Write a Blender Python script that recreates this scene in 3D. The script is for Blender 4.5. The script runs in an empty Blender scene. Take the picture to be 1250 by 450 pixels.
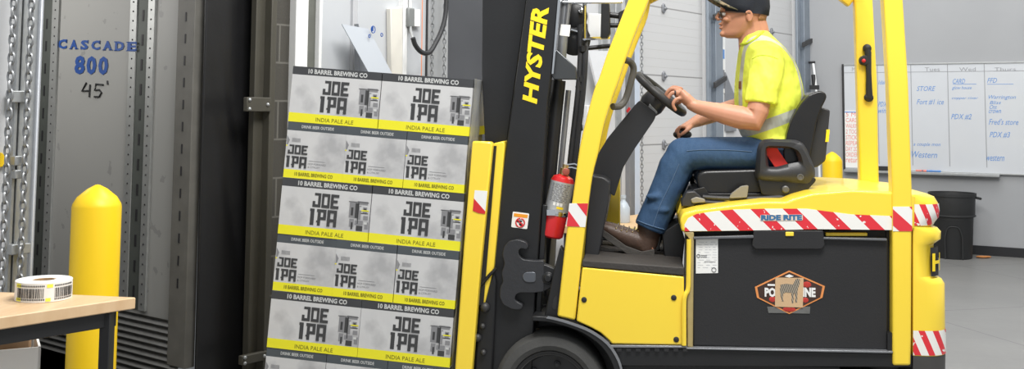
import bpy, bmesh, math, random
from mathutils import Vector, Matrix
from mathutils.bvhtree import BVHTree
random.seed(7)
S = bpy.context.scene
COL = S.collection
PI = math.pi

# ---------------------------------------------------------------- camera
CAM_H, FPX, YAW, PITCH, ROLL = 1.59, 1275.0, math.radians(7), math.radians(4.4), math.radians(.43)
OCX, OCY = 625.0, 38.0
_f = Vector((-math.sin(YAW)*math.cos(PITCH), math.cos(YAW)*math.cos(PITCH), math.sin(PITCH)))
_r0 = Vector((math.cos(YAW), math.sin(YAW), 0)); _u0 = _r0.cross(_f)
_r = _r0*math.cos(ROLL)+_u0*math.sin(ROLL); _u = _u0*math.cos(ROLL)-_r0*math.sin(ROLL)
CAMP = Vector((0, 0, CAM_H))
cd = bpy.data.cameras.new('camera'); cam = bpy.data.objects.new('camera', cd); COL.objects.link(cam)
cd.sensor_width = 36; cd.lens = FPX/1250*36; cd.shift_y = -(225-OCY)/1250; cd.clip_end = 200
m = Matrix((( _r.x, _u.x, -_f.x, CAMP.x), (_r.y, _u.y, -_f.y, CAMP.y), (_r.z, _u.z, -_f.z, CAMP.z), (0, 0, 0, 1)))
cam.matrix_world = m
S.camera = cam

# ---------------------------------------------------------------- world, lamps, exposure
S.view_settings.view_transform = 'Standard'; S.view_settings.look = 'None'
S.view_settings.gamma = 1; S.view_settings.use_curve_mapping = False
S.view_settings.exposure = 0.2
wd = bpy.data.worlds.new('world'); S.world = wd; wd.use_nodes = True
wd.node_tree.nodes['Background'].inputs[0].default_value = (.93, .97, 1, 1)
wd.node_tree.nodes['Background'].inputs[1].default_value = .48
def lamp(name, loc, size, power, target=None, col=(1, .98, .95)):
    l = bpy.data.lights.new(name, 'AREA'); l.shape = 'RECTANGLE'; l.size, l.size_y = size; l.energy = power; l.color = col
    o = bpy.data.objects.new(name, l); COL.objects.link(o); o.location = loc
    d = (Vector(target)-Vector(loc)) if target else Vector((0, 0, -1))
    o.rotation_euler = d.to_track_quat('-Z', 'Y').to_euler()
    return o
lamp('high_bay_lamp', (.8, 2.6, 5.6), (3.0, 1.6), 330, (.5, 5.4, .9))
lamp('high_bay_lamp', (3.5, 6.0, 5.8), (3.0, 3.0), 150, (2.6, 7.5, 0))
lamp('high_bay_lamp', (2.4, 10.4, 5.8), (4.0, 2.0), 120, (2.5, 12, .8))
lamp('high_bay_lamp', (-1.0, 6.2, 5.8), (1.2, 1.2), 120, (-1.6, 7.4, 1.2))

lamp('trailer_fill_light', (-4.7, 5.8, 2.5), (1.2, 1.2), 21, (-3.0, 6.5, .7))  # added fill light, no visible fixture: brightens the trailer interior

# ---------------------------------------------------------------- helpers
def ray(px, py): return _f + _r*((px-OCX)/FPX) - _u*((py-OCY)/FPX)
def at(px, py, Y):
    d = ray(px, py); return CAMP + d*(Y/d.y)
def atz(px, py, z):
    d = ray(px, py); return CAMP + d*((z-CAM_H)/d.z)
def atp(px, py, p, n):
    d = ray(px, py); return CAMP + d*((p-CAMP).dot(n)/d.dot(n))

def rnd(pts, r, n=4):
    """round the corners of a 2-D polygon"""
    out = []; N = len(pts)
    for i in range(N):
        rr = r[i] if isinstance(r, (list, tuple)) else r
        p = Vector(pts[i][:2]); a = Vector(pts[i-1][:2]); b = Vector(pts[(i+1) % N][:2])
        da, db = (a-p), (b-p)
        if rr <= 0 or da.length < 1e-6 or db.length < 1e-6: out.append(tuple(p)); continue
        ra = min(rr, da.length*.48); rb = min(rr, db.length*.48)
        A = p+da.normalized()*ra; B = p+db.normalized()*rb
        for k in range(n+1):
            t = k/n; q = A*(1-t)**2+p*2*t*(1-t)+B*t*t; out.append((q.x, q.y))
    return out
def spline(pts, n=6):
    """Catmull-Rom through points of any dimension"""
    P = [Vector(p) for p in pts]; out = []
    for i in range(len(P)-1):
        p0 = P[i-1] if i else P[0]*2-P[1]; p1, p2 = P[i], P[i+1]; p3 = P[i+2] if i+2 < len(P) else P[-1]*2-P[-2]
        for k in range(n):
            t = k/n
            out.append(.5*((2*p1)+(p2-p0)*t+(2*p0-5*p1+4*p2-p3)*t*t+(3*p1-p0-3*p2+p3)*t**3))
    out.append(P[-1]); return out

_tc = {}
def text2d(s, bold=0.0, italic=0.0):
    key = (s, bold, italic)
    if key in _tc: return _tc[key]
    cu = bpy.data.curves.new('t', 'FONT'); cu.body = s; cu.offset = bold; cu.resolution_u = 2; cu.shear = italic
    ob = bpy.data.objects.new('t', cu); me = ob.to_mesh()
    vs = [(v.co.x, v.co.y) for v in me.vertices]; fs = [tuple(p.vertices) for p in me.polygons]
    ob.to_mesh_clear(); bpy.data.objects.remove(ob); bpy.data.curves.remove(cu)
    x0 = min(v[0] for v in vs); x1 = max(v[0] for v in vs); y0 = min(v[1] for v in vs); y1 = max(v[1] for v in vs)
    vs = [((x-x0)/(x1-x0), (y-y0)/(y1-y0)) for x, y in vs]
    _tc[key] = (vs, fs); return vs, fs
GL = {'J': [(.2, .82, 1, 1), (.66, 0, 1, 1), (0, 0, 1, .2), (0, 0, .32, .42)],
      'O': [(0, 0, .3, 1), (.7, 0, 1, 1), (0, 0, 1, .2), (0, .8, 1, 1)],
      'E': [(0, 0, .34, 1), (0, 0, 1, .2), (0, .8, 1, 1), (0, .41, .85, .6)],
      'I': [(.1, 0, .75, 1), (0, .84, .75, 1)],
      'P': [(.1, 0, .42, 1), (0, .82, 1, 1), (.68, .36, 1, 1), (.1, .36, 1, .53), (0, .2, .42, .3)],
      'A': [(0, 0, .32, .9), (.68, 0, 1, 1), (0, .82, 1, 1), (0, .28, 1, .46)]}

class MB:
    def __init__(s): s.bm = bmesh.new(); s.mi = 0
    def face(s, vs):
        try: f = s.bm.faces.new(vs)
        except ValueError: return None
        f.material_index = s.mi; return f
    def poly(s, pts): return s.face([s.bm.verts.new(p) for p in pts])
    def loops(s, loops, cap0=True, cap1=True, close=False, ring=True):
        V = [[s.bm.verts.new(p) for p in L] for L in loops]; n = len(V[0])
        K = len(V) if close else len(V)-1
        for i in range(K):
            A, B = V[i], V[(i+1) % len(V)]
            for j in range(n if ring else n-1): s.face((A[j], A[(j+1) % n], B[(j+1) % n], B[j]))
        if not close and ring:
            if cap0: s.face(V[0][::-1])
            if cap1: s.face(V[-1])
        return s
    def prism(s, pts, d):
        d = Vector(d); P = [Vector(p) for p in pts]; return s.loops([P, [p+d for p in P]])
    def ppx(s, px, Y0, Y1):
        """outline read on the plane Y=Y0, carried straight back to Y1"""
        P = [at(x, y, Y0) for x, y in px]; return s.loops([P, [Vector((p.x, Y1, p.z)) for p in P]])
    def pxz(s, xz, Y0, Y1): return s.loops([[(x, Y0, z) for x, z in xz], [(x, Y1, z) for x, z in xz]])
    def box(s, a, b):
        x0, y0, z0 = a; x1, y1, z1 = b
        return s.loops([[(x0, y0, z0), (x1, y0, z0), (x1, y1, z0), (x0, y1, z0)], [(x0, y0, z1), (x1, y0, z1), (x1, y1, z1), (x0, y1, z1)]])
    def tube(s, pts, r, n=10, close=False, up=None, flat=1.0):
        P = [Vector(p) for p in pts]; N = len(P); L = []
        t0 = (P[1]-P[0]).normalized(); u = Vector(up) if up else (Vector((0, 0, 1)) if abs(t0.z) < .9 else Vector((0, 1, 0)))
        for i in range(N):
            a = P[i-1] if (i or close) else P[i]; b = P[(i+1) % N] if (i < N-1 or close) else P[i]
            t = (b-a).normalized(); u = (u-t*u.dot(t)).normalized(); w = t.cross(u)
            rr = r[i] if isinstance(r, (list, tuple)) else r
            ra, rb = rr if isinstance(rr, (list, tuple)) else (rr, rr*flat)
            L.append([P[i]+u*(math.cos(2*PI*k/n)*ra)+w*(math.sin(2*PI*k/n)*rb) for k in range(n)])
        return s.loops(L, close=close)
    def bar(s, pts, w, h, up=(0, 0, 1), close=False):
        """rectangular section swept along pts; w along side, h along up"""
        P = [Vector(p) for p in pts]; L = []; N = len(P)
        for i in range(N):
            a = P[max(i-1, 0)]; b = P[min(i+1, N-1)]; t = (b-a).normalized(); u = Vector(up); u = (u-t*u.dot(t)).normalized(); q = t.cross(u)
            L.append([P[i]+q*x*w/2+u*y*h/2 for x, y in ((-1, -1), (1, -1), (1, 1), (-1, 1))])
        return s.loops(L)
    def lathe(s, c, ax, prof, n=24, cap0=True, cap1=True):
        c = Vector(c); ax = Vector(ax).normalized(); u = ax.orthogonal().normalized(); w = ax.cross(u)
        return s.loops([[c+ax*h+(u*math.cos(2*PI*k/n)+w*math.sin(2*PI*k/n))*max(r, 1e-4) for k in range(n)] for r, h in prof], cap0, cap1)
    def ball(s, c, r, n=14, m=9, rot=None):
        c = Vector(c); r = (r, r, r) if isinstance(r, (int, float)) else r; L = []
        for i in range(m+1):
            a = PI*i/m; a = min(max(a, .02), PI-.02)
            L.append([c+((rot @ Vector(q)) if rot else Vector(q)) for q in
                      [(r[0]*math.sin(a)*math.cos(2*PI*k/n), r[1]*math.sin(a)*math.sin(2*PI*k/n), -r[2]*math.cos(a)) for k in range(n)]])
        return s.loops(L)
    def text(s, t, O, ux, uz, w, h, bold=0.0, italic=0.0):
        """text filling the box O .. O+ux*w+uz*h"""
        vs, fs = text2d(t, bold, italic); O, ux, uz = Vector(O), Vector(ux), Vector(uz)
        V = [s.bm.verts.new(O+ux*(x*w)+uz*(y*h)) for x, y in vs]
        for f in fs: s.face([V[i] for i in f])
        return s
    def glyphs(s, t, O, ux, uz, w, h, gap=.12):
        O, ux, uz = Vector(O), Vector(ux), Vector(uz); n = len(t); ws = [(.62 if c == 'I' else 1) for c in t]
        k = w/(sum(ws)+gap*(n-1)); x = 0
        nz = ux.cross(uz)*.00018
        for c, cw in zip(t, ws):
            for a, b, e, f in GL[c]:
                O = O+nz
                s.poly([O+ux*(x+a*k*cw)+uz*b*h, O+ux*(x+e*k*cw)+uz*b*h, O+ux*(x+e*k*cw)+uz*f*h, O+ux*(x+a*k*cw)+uz*f*h])
            x += (cw+gap)*k
        return s
    def rect(s, O, ux, uz, x0, z0, x1, z1):
        O, ux, uz = Vector(O), Vector(ux), Vector(uz)
        return s.poly([O+ux*x0+uz*z0, O+ux*x1+uz*z0, O+ux*x1+uz*z1, O+ux*x0+uz*z1])
    def build(s, name, mats, parent=None, frame=None, smooth=35, bevel=0, seg=2, recalc=True):
        bm = s.bm
        if frame is not None: bm.transform(frame)
        if recalc: bmesh.ops.recalc_face_normals(bm, faces=bm.faces)
        me = bpy.data.meshes.new(name); bm.to_mesh(me); bm.free()
        return link_mesh(name, me, mats, parent, smooth, bevel, seg)
def root_of(o):
    while o.parent: o = o.parent
    return o
def link_mesh(name, me, mats, parent=None, smooth=35, bevel=0, seg=2):
    for q in (mats if isinstance(mats, (list, tuple)) else [mats]): me.materials.append(q)
    if smooth:
        me.polygons.foreach_set('use_smooth', [True]*len(me.polygons)); me.set_sharp_from_angle(angle=math.radians(smooth))
    o = bpy.data.objects.new(name, me); COL.objects.link(o)
    if parent:
        o.parent = parent
        if not parent.get('_mesh_root') and parent.parent is None: o.location = -parent.location
    else:
        # put the origin at the base of the thing
        xs = [v.co for v in me.vertices]
        c = Vector(((min(v.x for v in xs)+max(v.x for v in xs))/2, (min(v.y for v in xs)+max(v.y for v in xs))/2, min(v.z for v in xs)))
        me.transform(Matrix.Translation(-c)); o.location = c
    if bevel:
        b = o.modifiers.new('bevel', 'BEVEL'); b.width = bevel; b.segments = seg; b.limit_method = 'ANGLE'; b.angle_limit = math.radians(40)
        b.harden_normals = False
    return o
def thing(name, label, cat, loc, group=None):
    o = bpy.data.objects.new(name, None); COL.objects.link(o); o.location = Vector(loc); o.empty_display_size = .1
    return tag(o, label, cat, group)
def tag(o, label, cat, group=None):
    o['label'] = label; o['category'] = cat
    if group: o['group'] = group
    return o
def struct(o): o['kind'] = 'structure'; return o
def remesh(mb, voxel, smooth_it=6, fac=.5):
    """melt overlapping solids into one continuous surface"""
    bmesh.ops.recalc_face_normals(mb.bm, faces=mb.bm.faces)
    me = bpy.data.meshes.new('tmp'); mb.bm.to_mesh(me); mb.bm.free()
    o = bpy.data.objects.new('tmp', me); COL.objects.link(o)
    r = o.modifiers.new('r', 'REMESH'); r.mode = 'VOXEL'; r.voxel_size = voxel
    if smooth_it:
        q = o.modifiers.new('s', 'SMOOTH'); q.factor = fac; q.iterations = smooth_it
    dg = bpy.context.evaluated_depsgraph_get(); dg.update()
    out = bpy.data.meshes.new_from_object(o.evaluated_get(dg), depsgraph=dg)
    bpy.data.objects.remove(o); bpy.data.meshes.remove(me); out.materials.clear(); return out

# ---------------------------------------------------------------- materials
def mat(name, c, rough=.5, metal=0.0, var=.06, scale=8.0, bump=0.0, bscale=60.0, spec=.5, coat=0.0, alpha=1.0):
    m = bpy.data.materials.new(name); m.use_nodes = True; nt = m.node_tree; b = nt.nodes['Principled BSDF']
    b.inputs['Roughness'].default_value = rough; b.inputs['Metallic'].default_value = metal
    b.inputs['Specular IOR Level'].default_value = spec; b.inputs['Coat Weight'].default_value = coat
    tc = nt.nodes.new('ShaderNodeTexCoord'); no = nt.nodes.new('ShaderNodeTexNoise')
    no.inputs['Scale'].default_value = scale; no.inputs['Detail'].default_value = 4
    nt.links.new(tc.outputs['Object'], no.inputs['Vector'])
    mx = nt.nodes.new('ShaderNodeMix'); mx.data_type = 'RGBA'
    mx.inputs[6].default_value = (*[max(0, x*(1-var)) for x in c], 1); mx.inputs[7].default_value = (*[min(1, x*(1+var)) for x in c], 1)
    nt.links.new(no.outputs['Fac'], mx.inputs[0]); nt.links.new(mx.outputs[2], b.inputs['Base Color'])
    if bump:
        n2 = nt.nodes.new('ShaderNodeTexNoise'); n2.inputs['Scale'].default_value = bscale; n2.inputs['Detail'].default_value = 3
        nt.links.new(tc.outputs['Object'], n2.inputs['Vector'])
        bp = nt.nodes.new('ShaderNodeBump'); bp.inputs['Strength'].default_value = bump; bp.inputs['Distance'].default_value = .01
        nt.links.new(n2.outputs['Fac'], bp.inputs['Height']); nt.links.new(bp.outputs[0], b.inputs['Normal'])
    if alpha < 1: b.inputs['Alpha'].default_value = alpha
    m['base'] = b.name; return m
class NT:
    """small node-graph helper"""
    def __init__(s, m): s.nt = m.node_tree; s.b = s.nt.nodes['Principled BSDF']
    def n(s, t, **k):
        q = s.nt.nodes.new(t)
        for a, v in k.items(): setattr(q, a, v)
        return q
    def put(s, sock, v):
        if hasattr(v, 'is_output'): s.nt.links.new(v, sock)
        elif isinstance(v, (tuple, list)) and len(v) == 3 and sock.type == 'RGBA': sock.default_value = (*v, 1)
        else: sock.default_value = v
    def math(s, op, a, b=0.0, c=0.0):
        q = s.n('ShaderNodeMath', operation=op)
        for i, v in enumerate((a, b, c)): s.put(q.inputs[i], v)
        return q.outputs[0]
    def mix(s, f, a, b):
        q = s.n('ShaderNodeMix', data_type='RGBA'); s.put(q.inputs[0], f); s.put(q.inputs[6], a); s.put(q.inputs[7], b); return q.outputs[2]
    def obj(s): return s.n('ShaderNodeTexCoord').outputs['Object']
    def pos(s): return s.n('ShaderNodeNewGeometry').outputs['Position']
    def xyz(s, v):
        q = s.n('ShaderNodeSeparateXYZ'); s.put(q.inputs[0], v); return q.outputs
    def noise(s, v, sc, det=4.0, out='Fac'):
        q = s.n('ShaderNodeTexNoise'); s.put(q.inputs['Vector'], v); q.inputs['Scale'].default_value = sc; q.inputs['Detail'].default_value = det; return q.outputs[out]
    def col(s, v): s.put(s.b.inputs['Base Color'], v)
    def bump(s, h, st=.3, dist=.01):
        q = s.n('ShaderNodeBump'); q.inputs['Strength'].default_value = st; q.inputs['Distance'].default_value = dist
        s.put(q.inputs['Height'], h); s.put(s.b.inputs['Normal'], q.outputs[0])
def stripes(name, kz, period, phase=0.0, duty=.45):
    m = mat(name, (.8, .8, .78), .35); g = NT(m); x, y, z = g.xyz(g.pos())
    v = g.math('FRACT', g.math('ADD', g.math('DIVIDE', g.math('MULTIPLY_ADD', z, kz, x), period), phase))
    k = g.math('LESS_THAN', v, duty)
    sc = g.math('GREATER_THAN', g.noise(g.pos(), 45.0), .36)
    g.col(g.mix(g.math('MULTIPLY', k, sc), (.86, .85, .81), (.74, .035, .05))); return m
YEL = mat('yellow paint', (1.0, .715, .055), .32, var=.03, scale=3, coat=.3)
YEL2 = mat('bollard yellow plastic', (.95, .63, .008), .45, var=.03)
BLK = mat('black paint', (.013, .0135, .015), .42, var=.25, scale=5, bump=.05)
BLKP = mat('battery cover black paint', (.018, .018, .0195), .55, var=.15, scale=4, bump=.08, bscale=120)
PLAS = mat('charcoal plastic', (.028, .029, .033), .42, var=.12, bump=.08, bscale=200)
VINYL = mat('black vinyl', (.015, .015, .016), .27, var=.2, bump=.06, bscale=90)
RUB = mat('rubber', (.065, .065, .063), .75, var=.25, scale=14, bump=.15)
RIM = mat('dark rim steel', (.05, .05, .052), .5, .3, var=.2)
CHR = mat('chrome', (.75, .77, .8), .15, 1.0, var=.03)
GALV = mat('galvanised steel', (.42, .435, .44), .45, .6, var=.2, scale=25)
TRK = mat('blue grey track steel', (.27, .31, .36), .4, .4, var=.15)
STEEL = mat('grey steel', (.3, .31, .33), .4, .6, var=.15)
CHN = mat('chain steel', (.30, .31, .32), .4, .6, var=.2, scale=25)
HOSE = mat('black hose', (.02, .021, .024), .5, bump=.3, bscale=300)
WHT = mat('white paint', (.78, .79, .79), .5, var=.03)
WDOOR = mat('white door skin', (.66, .66, .66), .5, var=.03)
PAPER = mat('white paper', (.85, .85, .83), .6, var=.02)
RED = mat('red enamel', (.66, .02, .025), .28, coat=.4, var=.05)
SILV = mat('silver label', (.5, .51, .52), .35, .3, var=.15, scale=40)
INK = mat('black ink', (.02, .02, .022), .6)
INKG = mat('grey ink', (.16, .16, .17), .6)
BLUE = mat('blue stencil paint', (.008, .07, .32), .55, var=.15, scale=40)
BLUEM = mat('blue marker', (.12, .28, .62), .6)
REDM = mat('red marker', (.8, .25, .2), .6)
GREYM = mat('grey marker line', (.3, .31, .33), .6)
LETY = mat('yellow lettering', (1.0, .72, .02), .4, var=.02)
BRASS = mat('brass', (.7, .52, .25), .3, .9)
# ---------------------------------------------------------------- the place: frames of the two walls
def dirv(deg): t = math.radians(deg); return Vector((math.sin(t), math.cos(t), 0))
WB = -dirv(-67)                                   # whiteboard wall, pointing right
WBN = Vector((-WB.y, WB.x, 0))                    # its back side
_w = atz(1215, 312, 0)
CORN = atp(986, 200, _w, WBN); CORN.z = 0
DD = dirv(30.7); DN = Vector((-DD.y, DD.x, 0))    # dock wall direction (away) and its outdoor side
DOCK = Matrix(((DD.x, DN.x, 0, CORN.x), (DD.y, DN.y, 0, CORN.y), (0, 0, 1, 0), (0, 0, 0, 1)))
BOARD = Matrix(((WB.x, WBN.x, 0, CORN.x), (WB.y, WBN.y, 0, CORN.y), (0, 0, 1, 0), (0, 0, 0, 1)))
def W(px, py, n=0.0):
    q = atp(px, py, CORN+DN*n, DN)-CORN; return q.dot(DD), q.z
def SX(px, n=0.0): return W(px, 136, n)[0]
def B(px, py, n=0.0):
    q = atp(px, py, CORN+WBN*n, WBN)-CORN; return q.dot(WB), q.z
def dk(n): return lambda px, py: (lambda a: Vector((a[0], n, a[1])))(W(px, py, n))

# floor
mfl = mat('polished concrete', (.34, .335, .32), .38, var=.18, scale=1.3, bump=.03, bscale=30)
g = NT(mfl); x, y, z = g.xyz(g.pos())
j = g.math('MAXIMUM', g.math('LESS_THAN', g.math('ABSOLUTE', g.math('SUBTRACT', g.math('FRACT', g.math('DIVIDE', g.math('MULTIPLY_ADD', y, .4, x), 2.3)), .5)), .003),
           g.math('LESS_THAN', g.math('ABSOLUTE', g.math('SUBTRACT', g.math('FRACT', g.math('DIVIDE', g.math('MULTIPLY_ADD', x, -.4, y), 2.3)), .5)), .003))
n1 = g.noise(g.pos(), 1.2, 6.0); n2 = g.noise(g.pos(), 14.0, 5.0)
c1 = g.mix(n1, (.18, .18, .178), (.28, .277, .268)); c2 = g.mix(g.math('MULTIPLY', n2, .35), c1, (.14, .14, .135))
g.col(g.mix(j, c2, (.12, .12, .12)))
f = MB(); f.box((-7, -1.5, -.15), (9, 16.5, 0)); struct(f.build('floor', mfl))

# dock wall, piece by piece
mblk = mat('dark painted block', (.05, .047, .04), .75, bump=.2, bscale=80)
g = NT(mblk); bt = g.n('ShaderNodeTexBrick'); bt.inputs['Scale'].default_value = 1.0
bt.inputs['Brick Width'].default_value = 1.6; bt.inputs['Row Height'].default_value = .235; bt.inputs['Mortar Size'].default_value = .006
mp = g.n('ShaderNodeMapping'); mp.inputs['Rotation'].default_value = (PI/2, 0, 0); g.put(mp.inputs[0], g.obj()); g.put(bt.inputs['Vector'], mp.outputs[0])
bt.inputs['Color1'].default_value = (.045, .042, .036, 1); bt.inputs['Color2'].default_value = (.06, .056, .047, 1); bt.inputs['Mortar'].default_value = (.13, .125, .11, 1)
g.col(bt.outputs['Color'])
mwall = mat('pale dock wall paint', (.58, .59, .605), .6, var=.04, scale=2)
mgw = mat('grey wall paint', (.35, .36, .375), .6, var=.08, scale=1.5)
sA, sO0, sO1, sB1 = SX(11), SX(44), SX(319), SX(359)
s20, s21 = SX(359), SX(600)
f = MB(); f.box((-15.0, 0, 0), (sO0-.02, .22, 4.2)); struct(f.build('wall_left', mwall, frame=DOCK))
f = MB(); f.box((sO0-.02, .02, 2.75), (sO1, .2, 4.2)); struct(f.build('wall_dock_header', mblk, frame=DOCK))
f = MB(); f.box((sO1, .0, 0), (sB1, .08, 4.2)); o = struct(f.build('wall_dock', mblk)); o.matrix_world = DOCK @ Matrix.Translation(o.location)
d3a, d3b, d4a, d4b = SX(779), SX(864), SX(905), SX(974)
f = MB()
for a, b in ((s21, d3a), (d3b, d4a), (d4b, .25)): f.box((a, 0, 0), (b, .22, 4.2))
f.box((d3a, 0, 3.4), (d3b, .22, 4.2)); f.box((d4a, 0, 3.5), (d4b, .22, 4.2)); f.box((s20, 0, 3.2), (s21, .22, 4.2))
struct(f.build('wall_back', mwall, frame=DOCK))
f = MB(); f.box((0, 0, 0), (6.5, .2, 4.6)); struct(f.build('wall_right', mgw, frame=BOARD))
f = MB(); f.box((.02, -.016, 0), (6.5, 0, .105)); struct(f.build('baseboard_right', mat('black baseboard', (.012, .013, .016), .5), frame=BOARD, bevel=.003))

# sectional doors in the back wall
def sect_door(name, a, b, top, sec, hinge_s, z0):
    mm = mat('sectional door skin', (.60, .60, .60), .5, var=.03, scale=3)
    g = NT(mm); x, y, z = g.xyz(g.pos())
    fr = g.math('FRACT', g.math('DIVIDE', g.math('SUBTRACT', z, z0), sec/8))
    fs = g.math('FRACT', g.math('DIVIDE', g.math('SUBTRACT', z, z0), sec))
    k = g.math('LESS_THAN', fr, .05); ks = g.math('LESS_THAN', fs, .02)
    g.col(g.mix(ks, g.mix(g.math('MULTIPLY', k, .3), (.58, .585, .59), (.47, .47, .46)), (.3, .3, .3)))
    g.bump(g.math('MINIMUM', fr, .05), .3, .06)
    f = MB(); f.box((a, .06, 0), (b, .11, top)); d = struct(f.build(name, mm, frame=DOCK))
    f = MB()
    for k in range(-3, 5):
        z = z0+k*sec
        if .1 < z < top-.1:
            P = [(-.05, .05), (.0, .085), (.03, .05), (.085, .0), (.03, -.05), (.0, -.085), (-.05, -.05)]
            f.prism([(hinge_s+p*.6, .06, z+q*.62) for p, q in P], (0, -.02, 0)); f.tube([(hinge_s-.015, .035, z), (hinge_s+.03, .035, z)], .014, 8)
    f.build('hinge', STEEL, d, frame=DOCK, bevel=.004)
    return d
hs, hz = W(816, 93); _, hz2 = W(816, 10)
sect_door('door_3', d3a, d3b, 3.4, hz2-hz, hs, hz)
hs, hz = W(947, 39); sect_door('door_4', d4a, d4b, 3.5, .62, hs, hz)

def trackpost(pxa, pxb, name, label, ys):
    a, b = SX(pxa), SX(pxb); t = thing(name, label, 'door track', CORN+DD*((a+b)/2)+DN*-.05)
    w = b-a; f = MB()
    f.box((a, -.03, 0), (a+w*.2, 0, 3.6)); f.box((a, -.008, 0), (b, -.0, 3.6)); f.box((a+w*.45, -.05, 0), (b, -.0, 3.6))
    f.build('track_rail', TRK, t, frame=DOCK, bevel=.004)
    for y in ys:
        z = W(pxb, y)[1]; f = MB()
        f.prism([(a+w*.2, -.051, z-.09), (b+w*.1, -.051, z-.0), (b+w*.1, -.051, z+.05), (a+w*.2, -.051, z-.03)], (0, -.03, 0)); f.build('track_bracket', RIM, t, frame=DOCK, bevel=.004)
    return t
trackpost(862, 878, 'door_track', 'blue grey steel door track behind the driver\'s hands, right of the white dock door', (17, 98))
trackpost(972, 986, 'door_track', 'blue grey steel door track in the corner behind the driver\'s back', (51, 150))
# narrow post with a notice, left of the second door
a, b = SX(878.5), SX(885)
f = MB(); f.box((a, -.012, 0), (b, 0, 3.6)); struct(f.build('trim_1', WHT, frame=DOCK, bevel=.005))
f = MB(); p0 = W(880.2, 60, -.02); p1 = W(884.5, 74, -.02)
f.box((p0[0], -.020, p1[1]-.35), (p1[0], -.013, p0[1]+.02)); t = f.build('notice_strip', PAPER, frame=DOCK, bevel=.002); tag(t, 'narrow white and blue notice strip on the white post before the driver\'s chest', 'notice')
f = MB(); f.box((p0[0]+.005, -.023, p0[1]-.1), (p1[0]-.005, -.0195, p0[1])); f.build('blue_panel', BLUEM, t, frame=DOCK)
f = MB(); f.box((p0[0]+.008, -.023, p1[1]-.3), (p1[0]-.008, -.0195, p1[1]-.1)); f.build('grey_panel', STEEL, t, frame=DOCK)
# dark leaning sheet beside it
f = MB(); P = [W(886, 88, -.03), W(899, 121, -.03), W(899, 160, -.03), W(886, 160, -.03)]
f.prism([(q[0], -.03, q[1]) for q in P], (0, .025, 0)); tag(f.build('leaning_sheet', STEEL, frame=DOCK, bevel=.003), 'grey triangular corner of a sheet leaning by the white door behind the driver\'s chest', 'sheet')

# ---------------------------------------------------------------- trailer seen through the open dock door
TS = W(241, 136, .18)[0]; TP0 = CORN+DD*TS
def T(px, py, off=0.0):
    q = atp(px, py, TP0-DD*off, DD)-CORN; return Vector((TS-off, q.dot(DN), q.z))
trailer = thing('semi_trailer', 'grey lined semi trailer interior with blue stencilled wall, backed up to the open dock door', 'trailer', CORN+DD*(TS-1.2)+DN*3)
mtw = mat('trailer wall liner', (.36, .36, .345), .5, var=.08, scale=3)
g = NT(mtw); g.col(g.mix(g.math('GREATER_THAN', g.noise(g.obj(), 9.0, 8.0), .66), (.37, .37, .355), (.29, .29, .28)))
mtr = mat('trailer post metal', (.42, .43, .42), .45, .5, var=.15, scale=20)
mtd = mat('trailer recess metal', (.10, .11, .10), .6, .3, var=.2)
msc = mat('scuff plate steel', (.16, .16, .155), .55, .4, var=.25, scale=12)
zs = T(200, 386)[2]; zb = 0.0
f = MB(); f.box((TS, .22, zs-.02), (TS+.04, 7.0, 3.0)); f.build('side_wall', mtw, trailer, frame=DOCK)
f = MB(); P = []
nr = 9
for i in range(nr*6+1):
    z = zb+(zs-zb)*i/(nr*6); P.append((TS-.03-.018*(.5+.5*math.cos(i/6*2*PI)), z))
f.loops([[(x, n, z) for x, z in P] for n in (.24, 7.0)], ring=False); f.build('scuff_plate', msc, trailer, frame=DOCK)
f = MB(); f.box((TS-2.6, .22, -.1), (TS+.04, 7.0, 0)); f.build('trailer_floor', mat('worn plank floor', (.13, .11, .085), .7, var=.3, scale=5), trailer, frame=DOCK)
f = MB(); f.box((TS-2.6, .22, 2.9), (TS+.04, 7.0, 3.0)); f.build('trailer_roof', mtw, trailer, frame=DOCK)
f = MB(); f.box((TS-2.6, .22, 0), (TS-2.55, 7.0, 3.0)); f.box((TS-2.6, 6.95, 0), (TS, 7.0, 3.0)); f.build('far_panels', mtw, trailer, frame=DOCK)
def wallpost(x0, x1, x2, x3):
    """logistics post: flange x0-x1, slotted recess x1-x2, flange x2-x3 (pixel columns at eye height)"""
    n0, n1, n2, n3 = [T(x, 136)[1] for x in (x0, x1, x2, x3)]
    f = MB()
    f.box((TS-.014, n1, zs+.01), (TS, n0, 2.9)); f.box((TS-.014, n3, zs+.01), (TS, n2, 2.9))
    for k in range(40):
        z = zs+.05+k*.06
        for nn in ((n0+n1)/2, (n2+n3)/2): f.mi = 1; f.ball((TS-.0145, nn, z), .006, 6, 4)
    p = f.build('wall_post', [mtr, INK], trailer, frame=DOCK)
    f = MB(); f.box((TS-.006, n2, zs+.01), (TS-.001, n1, 2.9)); f.build('slotted_channel', mtd, p, frame=DOCK)
    nm = (n1+n2)/2
    for k in range(12):
        z = zs+.08+k*.155; f = MB(); f.box((TS-.009, nm-.009, z), (TS-.005, nm+.009, z+.07)); f.build('slot', INK, p, frame=DOCK)
wallpost(36, 47, 61, 69); wallpost(157, 165, 179, 187)
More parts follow.
